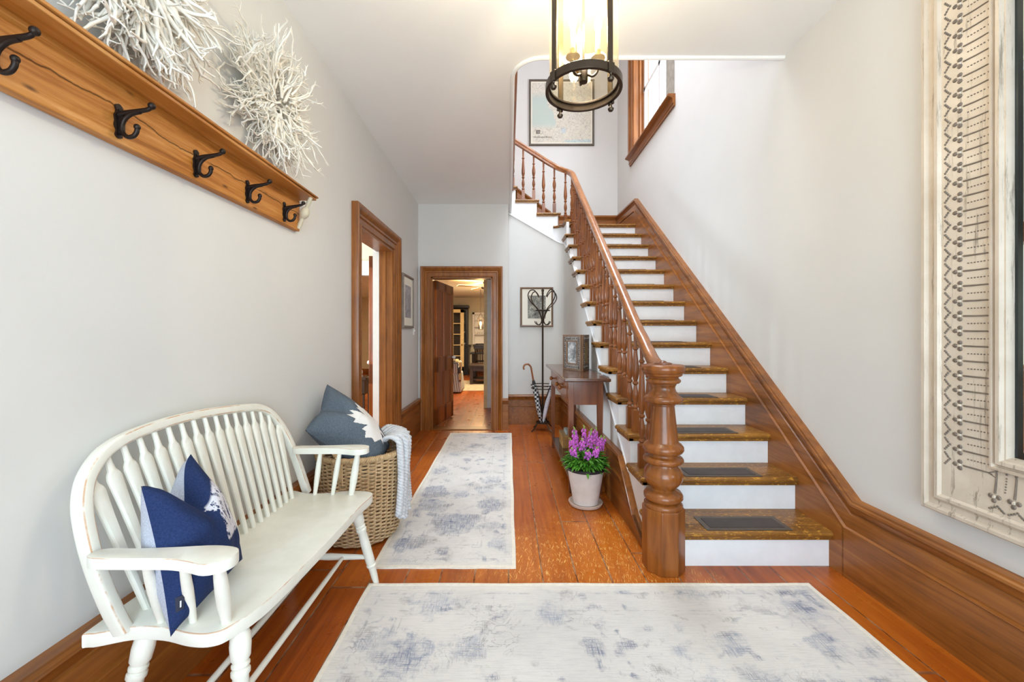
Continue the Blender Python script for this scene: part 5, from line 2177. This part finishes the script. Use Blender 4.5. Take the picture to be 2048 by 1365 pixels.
# ------------------------------------------------------------------ coat stand with umbrellas
SX, SY = 0.452, 5.42
cs = thing('coat_stand', 'tall dark metal coat stand with curled heart-shaped hooks in the nook', 'coat stand', (SX, SY, 0))
mm = MB()
mm.lathe([(.012, .10), (.012, 1.80), (.016, 1.81), (.012, 1.825), (.017, 1.84), (.019, 1.852), (.014, 1.866), (0, 1.87)], (SX, SY, 0), 16)
mm.build('pole', 'stand_metal', cs)
for k in range(4):
    a = radians(35 + 90 * k)
    er = V((cos(a), sin(a), 0))
    P = lambda r_, z: V((SX, SY, z)) + er * r_
    mm = MB()
    mm.tube(spline([P(.012, 1.42), P(.03, 1.50), P(.09, 1.60), P(.19, 1.68), P(.245, 1.76), P(.215, 1.83), P(.15, 1.845), P(.095, 1.80), P(.075, 1.765)], 5), .0068, 8)
    mm.build('hook', 'stand_metal', cs)
    mm = MB()
    mm.tube(spline([P(.014, 1.47), P(.03, 1.42), P(.07, 1.395), P(.115, 1.41), P(.135, 1.44)], 5), .006, 8)
    mm.build('hook', 'stand_metal', cs)
    mm = MB()
    mm.tube(spline([P(.155, .595), P(.10, .50), P(.045, .36), P(.022, .26), P(.05, .16), P(.13, .05), P(.19, .006)], 5), .0075, 8)
    mm.build('leg', 'stand_metal', cs)
for nm, rr, z in (('hook_ring', .095, 1.585), ('umbrella_ring', .155, .60), ('umbrella_ring', .150, .56), ('drip_ring', .085, .11)):
    mm = MB()
    mm.tube([(SX + rr * cos(2 * pi * i / 40), SY + rr * sin(2 * pi * i / 40), z) for i in range(41)], .006, 8)
    mm.build(nm, 'stand_metal', cs)
mm = MB(); mm.lathe([(0, .098), (.083, .098), (.083, .104), (0, .104)], (SX, SY, 0), 28); mm.build('drip_tray', 'stand_metal', cs)

um = thing('umbrella', 'furled black and white umbrella with a curved wooden handle in the coat stand', 'umbrella', (0.42, 5.34, 0.11))
a0, a1 = V((0.425, 5.37, 0.112)), V((0.325, 5.335, 0.66))
dd = (a1 - a0)
mm = MB()
mm.tube([a0 + dd * f for f in (0, .04, .2, .45, .7, .9, 1.0)], [.004, .014, .026, .030, .032, .028, .014], 12)
mm.build('canopy', 'umbrella_pattern', um)
b0 = a1
hd = [a1 - dd * .02, a1 + dd.normalized() * .06, a1 + dd.normalized() * .17]
q = hd[-1]
hd += [q + V((-.012, 0, .03)), q + V((-.045, -.005, .055)), q + V((-.085, -.01, .045)), q + V((-.100, -.012, .012)), q + V((-.092, -.012, -.015))]
mm = MB(); mm.tube(spline(hd, 5), .0115, 12); mm.build('handle', 'handle_wood', um)
mm = MB(); mm.tube([a1 - dd * .13, a1 + dd * .02], [.030, .016], 12); mm.build('collar', 'black_plastic', um)
um2 = thing('umbrella', 'furled white patterned umbrella leaning right in the coat stand', 'umbrella', (0.48, 5.38, 0.11))
a0, a1 = V((0.455, 5.385, 0.112)), V((0.575, 5.36, 0.70))
dd = a1 - a0
mm = MB()
mm.tube([a0 + dd * f for f in (0, .04, .2, .5, .8, 1.0)], [.006, .018, .026, .029, .028, .020], 12)
mm.build('canopy', 'umbrella_white', um2)
mm = MB(); mm.tube([a1, a1 + dd.normalized() * .05], .011, 10); mm.build('grip', 'white_plate', um2)

# ------------------------------------------------------------------ console table
TX0, TX1, TY0, TY1, TZ = 0.425, 0.785, 3.13, 4.68, 0.93
ct = thing('console_table', 'narrow antique dark wood console table with drawers against the stair wall', 'console table', (0.6, 3.9, 0))
mm = MB(); mm.box(TX0, TX1, TY0, TY1, TZ - 0.026, TZ); mm.build('tabletop', 'table_top_wood', ct, bevel=0.008, seg=3)
mm = MB()
mm.box(TX0 + .055, TX0 + .075, TY0 + .14, TY1 - .07, TZ - .21, TZ - .026)
mm.box(TX1 - .05, TX1 - .03, TY0 + .14, TY1 - .07, TZ - .21, TZ - .026)
mm.box(TX0 + .055, TX1 - .03, TY0 + .145, TY0 + .165, TZ - .225, TZ - .026)
mm.box(TX0 + .055, TX1 - .03, TY1 - .10, TY1 - .08, TZ - .21, TZ - .026)
mm.build('apron', 'table_wood', ct)
for x in (TX0 + .052, TX1 - .075):
    for y in (TY0 + .135, TY1 - .12):
        mm = MB()
        mm.loft([[V((x + .022 + s_ * sx, y + .022 + s_ * sy, z)) for sx, sy in ((-1, -1), (1, -1), (1, 1), (-1, 1))] for z, s_ in ((0, .014), (TZ - .23, .022), (TZ - .026, .022))])
        mm.build('leg', 'table_wood', ct, bevel=0.002)
ys_ = TY0 + .19
for i in range(2):
    ya, yb = lerp(TY0 + .20, TY1 - .14, i / 2) + .01, lerp(TY0 + .20, TY1 - .14, (i + 1) / 2) - .01
    mm = MB(); mm.box(TX0 + .048, TX0 + .07, ya, yb, TZ - .185, TZ - .045); dw = mm.build('drawer', 'table_wood', ct, bevel=0.003)
    dw_loc = dw
    for yk in ((ya + .18, yb - .18) if i == 0 else ((ya + yb) / 2,)):
        mm = MB()
        mm.lathe([(.008, 0), (.008, .014), (.017, .022), (.021, .032), (.018, .042), (.008, .047), (0, .048)], (TX0 + .048, yk, TZ - .115), 16, (-1, 0, 0))
        k_ = mm.build('knob', 'newel_wood', ct)
        k_.parent = dw
mm = MB(); mm.box(TX0 + .06, TX1 - .03, TY0 + .17, TY1 - .11, .10, .12); mm.build('lower_shelf', 'table_top_wood', ct)

# bifold photograph frame
bf = thing('folding_photo_frame', 'two-panel embossed metal and wood photo frame standing on the console table', 'photo frame', (0.62, 3.75, TZ))


def panel(p0, p1, img, h=.335):
    p0, p1 = V(p0), V(p1)
    ux = (p1 - p0)
    w = ux.length
    ux.normalize()
    nz = V((0, 0, 1))
    no = ux.cross(nz)
    c = (p0 + p1) / 2 + nz * h / 2
    pn = bpy.data.objects.new('frame_panel', None)
    COL.objects.link(pn)
    pn.parent = bf
    pn.location = V((c.x, c.y, TZ)) - bf.location
    mm = MB()
    pth = [p0, p1, p1 + nz * h, p0 + nz * h]
    for off, fw, dp, mat, nme in ((0, .018, .018, 'brown_frame', 'outer_frame'), (.018, .036, .014, 'frame_tin', 'embossed_border'), (.054, .014, .018, 'brown_frame', 'inner_frame')):
        mm = MB()
        q = [p0 + ux * off + nz * off, p1 - ux * off + nz * off, p1 - ux * off + nz * (h - off), p0 + ux * off + nz * (h - off)]
        pr = [(-dp / 2, 0), (dp / 2, 0), (dp / 2, fw), (-dp / 2, fw)]
        mm.sweep(pr, q, no, closed=True)
        mid = (q[0] + q[2]) / 2
        if max((v - mid).dot(ux) for v in mm.v) > w / 2 - off + .002:
            mm = MB()
            mm.sweep([(d, -v) for d, v in pr], q, no, closed=True)
        if nme == 'embossed_border':
            rr = random.Random(3)
            for s_ in (-1, 1):
                for i in range(16):
                    f = (i + .5) / 16
                    for e0, e1 in ((q[0], q[3]), (q[1], q[2])):
                        b = e0.lerp(e1, f) + (ux if e0 == q[0] else -ux) * .018 + no * s_ * dp / 2
                        mm.ball(b, .010, .010, .008, 6, 4)
                for i in range(8):
                    f = (i + .5) / 8
                    for e0, e1, sg in ((q[0], q[1], 1), (q[3], q[2], -1)):
                        b = e0.lerp(e1, f) + nz * sg * .018 + no * s_ * dp / 2
                        mm.ball(b, .010, .010, .008, 6, 4)
        o_ = mm.build(nme, mat, bf)
        o_.parent = pn
        o_.location = -(pn.location)
    mm = MB()
    mm.obox(c, ux * (w / 2 - .066), nz * (h / 2 - .066), no * .002)
    o_ = mm.build('photograph', img, bf)
    o_.parent = pn
    o_.location = -(pn.location)


panel((0.535, 3.985, TZ + .001), (0.668, 3.745, TZ + .001), 'house_photo')
panel((0.672, 3.74, TZ + .001), (0.772, 3.965, TZ + .001), 'tan_photo')

# things on the lower shelf
ob = thing('wooden_box', 'pale wooden keepsake box on the lower shelf of the console table', 'box', (0.64, 4.25, .12))
mm = MB(); mm.box(0.545, 0.725, 4.12, 4.40, .1205, .20); mm.build('body', 'box_wood', ob, bevel=0.003)
mm = MB(); mm.box(0.54, 0.73, 4.115, 4.405, .20, .245); mm.build('lid', 'box_wood', ob, bevel=0.003)
mm = MB(); mm.box(0.585, 0.70, 4.16, 4.34, .2455, .285)
tag(mm.build('small_box', 'grey_box', bevel=0.003), 'small grey-green tin box lying on the wooden keepsake box', 'box')
wr = MB()
wr.tube([(0.61 + .085 * cos(2 * pi * i / 32), 3.70 + .12 * sin(2 * pi * i / 32), .137) for i in range(33)], .016, 8)
wr.lathe([(0, .1205), (.09, .1205), (.09, .126), (0, .126)], (0.61, 3.70, 0), 24)
tag(wr.build('round_tray', 'table_top_wood'), 'dark round rimmed tray on the lower shelf behind the flowers', 'tray')

# ------------------------------------------------------------------ potted flowers
PX, PY = 0.575, 3.06
mm = MB()
mm.lathe([(0, 0.0005), (.100, 0.0005), (.118, .006), (.126, .026), (.120, .028), (.112, .014), (.0, .012)], (PX, PY, 0), 48)
tag(mm.build('pot_saucer', 'saucer_clay'), 'round pale clay saucer under the flower pot', 'saucer')
fp = thing('flower_pot', 'pale clay pot of pink-purple flowers on the floor beside the newel post', 'potted plant', (PX, PY, .0145))
mm = MB()
mm.lathe([(0, .0148), (.085, .0148), (.092, .018), (.133, .262), (.134, .270), (.126, .270), (.12, .24), (0, .24)], (PX, PY, 0), 48)
mm.build('pot', 'terracotta_white', fp)
mm = MB()
mm.lathe([(.126, .262), (.140, .266), (.141, .283), (.134, .288), (.126, .286), (.120, .26)], (PX, PY, 0), 48, caps=False)
mm.build('liner_rim', 'black_plastic', fp)
mm = MB(); mm.lathe([(.122, .262), (.06, .272), (0, .275)], (PX, PY, 0), 32, caps=False); mm.build('soil', 'soil', fp)
rnd = random.Random(5)
mm = MB()


def leaf_blade(mm, p, d, L, w, droop):
    d = V(d).normalized()
    sd = d.cross(V((0, 0, 1)))
    sd = sd.normalized() if sd.length > .05 else V((1, 0, 0))
    pts = []
    n_ = 5
    prev = V(p)
    row = []
    for i in range(n_ + 1):
        f = i / n_
        wd = w * sin(pi * min(1, f * .9 + .08)) ** .8
        if i == n_:
            wd = .0006
        row.append((prev - sd * wd, prev + V((0, 0, -.15 * wd)) - V((0, 0, .2 * w)), prev + sd * wd))
        dd_ = (d + V((0, 0, -droop * f))).normalized()
        prev = prev + dd_ * L / n_
    vs = [q for r_ in row for q in r_]
    fs = []
    for i in range(n_):
        a = i * 3
        fs += [(a, a + 1, a + 4, a + 3), (a + 1, a + 2, a + 5, a + 4)]
    mm.add(vs, fs)


for i in range(420):
    a = rnd.uniform(0, 2 * pi)
    r_ = .115 * sqrt(rnd.random())
    z = .275 + rnd.random() * .16 * (1.1 - r_ / .16)
    el = rnd.uniform(.1, .9)
    leaf_blade(mm, (PX + r_ * cos(a), PY + r_ * sin(a), z), (cos(a) * (1 - el * .4), sin(a) * (1 - el * .4), el * 1.1 - .1), rnd.uniform(.055, .09), rnd.uniform(.008, .0125), rnd.uniform(.4, 1.6))
o = mm.build('foliage', 'leaf_green', fp, angle=80)
spk = [(-.105, -.03, .50, -.06), (-.075, .02, .535, -.05), (-.03, -.04, .50, -.01), (-.005, .05, .575, .0), (.03, -.02, .545, .02), (.075, .04, .565, .06), (.09, -.03, .52, .09), (.045, .07, .55, .05), (-.06, .07, .56, -.06), (.115, .02, .50, .12), (-.09, -.07, .44, -.10), (.0, -.09, .43, .0), (.06, -.08, .45, .05)]
for sx, sy, top, lean in spk:
    b0 = V((PX + sx * .55, PY + sy * .55, .28))
    b1 = V((PX + sx + lean * .25, PY + sy, top))
    mm = MB()
    mm.tube([b0, b0.lerp(b1, .5), b1], [.0028, .0022, .0012], 5)
    for q in range(7):
        f = .93 + q * .012
        c = b0.lerp(b1, f) + V((rnd.uniform(-.006, .006), rnd.uniform(-.006, .006), 0))
        mm.ball(c, .0035, .0035, .006, 5, 4)
    stem = mm.build('flower_stem', 'bud_green', fp)
    mm = MB()
    for q in range(20):
        f = .56 + .36 * q / 20
        a = q * 2.4
        c = b0.lerp(b1, f) + V((rnd.uniform(-.005, .005), rnd.uniform(-.005, .005), rnd.uniform(-.004, .004)))
        rr = .017 * (1.25 - .5 * q / 20)
        cc = c + V((cos(a) * rr, sin(a) * rr, 0))
        for e in range(5):
            ang = a + e * 1.256
            nd = V((cos(a), sin(a), .2)).normalized()
            s1 = nd.cross(V((0, 0, 1))).normalized()
            s2 = s1.cross(nd)
            pc = cc + (s1 * cos(ang) + s2 * sin(ang)) * .0062
            mm.ball(pc, .0058, .0058, .0048, 5, 4)
    fl_ = mm.build('flower_spike', 'flower_pink', fp)

# ------------------------------------------------------------------ big mirror on the right wall
MX = X_R
mr = thing('wall_mirror', 'huge mirror in a distressed embossed white tin frame on the right wall', 'mirror', (MX, 1.0, 0.555))
my0, my1, mz0, mz1 = 0.10, 1.735, 0.545, 2.76
out = V((-1, 0, 0))
pth = [(MX, my1, mz0), (MX, my0, mz0), (MX, my0, mz1), (MX, my1, mz1)]
prf = [(0, 0), (.052, 0), (.060, .006), (.060, .018), (.050, .028), (.046, .046), (.054, .054), (.062, .060), (.062, .072), (.052, .080), (.050, .090)]
prf += [(.050 - .020 * sin(pi * i / 10 * .5), .090 + .140 * i / 10) for i in range(1, 11)]
prf += [(.042, .234), (.044, .242), (.034, .247), (.034, .251), (.048, .258), (.048, .270), (.036, .276), (.036, .281), (.026, .286), (.012, .289), (0, .289)]
mm = MB()
mm.sweep(prf, pth, out, closed=True)
if max(p.y for p in mm.v) > my1 + .01:
    mm = MB()
    mm.sweep([(d, -v) for d, v in prf], pth, out, closed=True)
mm.build('frame', 'distressed_tin', mr, angle=30)
mm = MB()
FW = .289
mm.box(MX - .012, MX - .006, my0 + FW - .01, my1 - FW + .01, mz0 + FW - .01, mz1 - FW + .01)
mm.build('mirror_glass', 'mirror_silver', mr)
mm = MB()
prb = [(.010, FW - .004), (.014, FW - .004), (.0125, FW + .022), (.010, FW + .022)]
mm.sweep(prb, pth, out, closed=True)
if max(p.y for p in mm.v) > my1:
    mm = MB()
    mm.sweep([(d, -v) for d, v in prb], pth, out, closed=True)
mm.build('bevelled_edge', 'mirror_edge', mr)


def field_d(v):
    f = min(max((v - .090) / .140, 0), 1)
    return .050 - .020 * sin(pi * f * .5)


def relief(mm, mm2, org, along, inward):
    """one repeat of the embossed pattern: quatrefoil key, dotted row with small quatrefoil, scalloped edge"""
    org, along, inward = V(org), V(along), V(inward)
    SA = 1.2

    def P(s_, v, lift=0.0):
        v = .092 + (v - .090) * 1.16
        return org + along * s_ * SA + inward * v + out * (field_d(v) + lift)

    def blob(m, s_, v, rs, rv, d=.004):
        c = P(s_, v)
        n_ = 8
        rs, rv = rs * SA, rv * 1.15
        ra = [c + along * rs * cos(2 * pi * i / n_) + inward * rv * sin(2 * pi * i / n_) for i in range(n_)]
        rb = [c + out * d + along * rs * .6 * cos(2 * pi * i / n_) + inward * rv * .6 * sin(2 * pi * i / n_) for i in range(n_)]
        m.loft([ra, rb])
    # key: quatrefoil head + shaft + forked end
    for ds, dv in ((0, -.0125), (0.0105, 0), (-.0105, 0)):
        blob(mm, ds, .128 + dv, .0075, .0085)
    blob(mm2, 0, .1275, .0055, .0065, .006)
    mm.tube([P(0, .138, .001), P(-.001, .170, .001), P(-.001, .200, .001), P(-.004, .214, .001)], [.0034, .0030, .0026, .0022], 6)
    mm.tube([P(-.001, .204, .001), P(.007, .220, .001)], [.0022, .0016], 5)
    mm.tube([P(-.001, .204, .001), P(-.010, .222, .001)], [.0022, .0016], 5)
    # dotted row
    for i in range(6):
        blob(mm, .0235, .150 + .0085 * i, .0022, .0028, .003)
    for ds, dv in ((0, -.007), (.0055, 0), (-.0055, 0), (0, .010)):
        blob(mm, .0235 + ds, .212 + dv, .0032, .0040, .003)
    # scallop along the outer bead
    for ds, v in ((-.018, .090), (-.012, .094), (-.006, .098), (0, .103), (.006, .098), (.012, .094), (.018, .090)):
        blob(mm, ds + .012, v, .0042, .0036, .003)


mm, mm2 = MB(), MB()
st_ = .058
n1 = int((mz1 - mz0 - 2 * .10) / st_)
for i in range(n1 + 1):
    z = mz0 + .10 + i * st_
    if z < mz0 + .20 and False:
        continue
    lim = min(z - mz0, mz1 - z)
    if lim < .172:
        continue
    relief(mm, mm2, (MX, my1, z), (0, 0, 1), (0, -1, 0))
    relief(mm, mm2, (MX, my0, z), (0, 0, 1), (0, 1, 0))
n2 = int((my1 - my0) / st_)
for i in range(n2 + 1):
    y = my0 + .05 + i * st_
    if min(y - my0, my1 - y) < .235:
        continue
    relief(mm, mm2, (MX, y, mz0), (0, -1, 0), (0, 0, 1))
    relief(mm, mm2, (MX, y, mz1), (0, -1, 0), (0, 0, -1))
o = mm.build('embossed_pattern', 'tin_relief', mr, flat=False)
o = mm2.build('embossed_bosses', 'tin_light', mr)
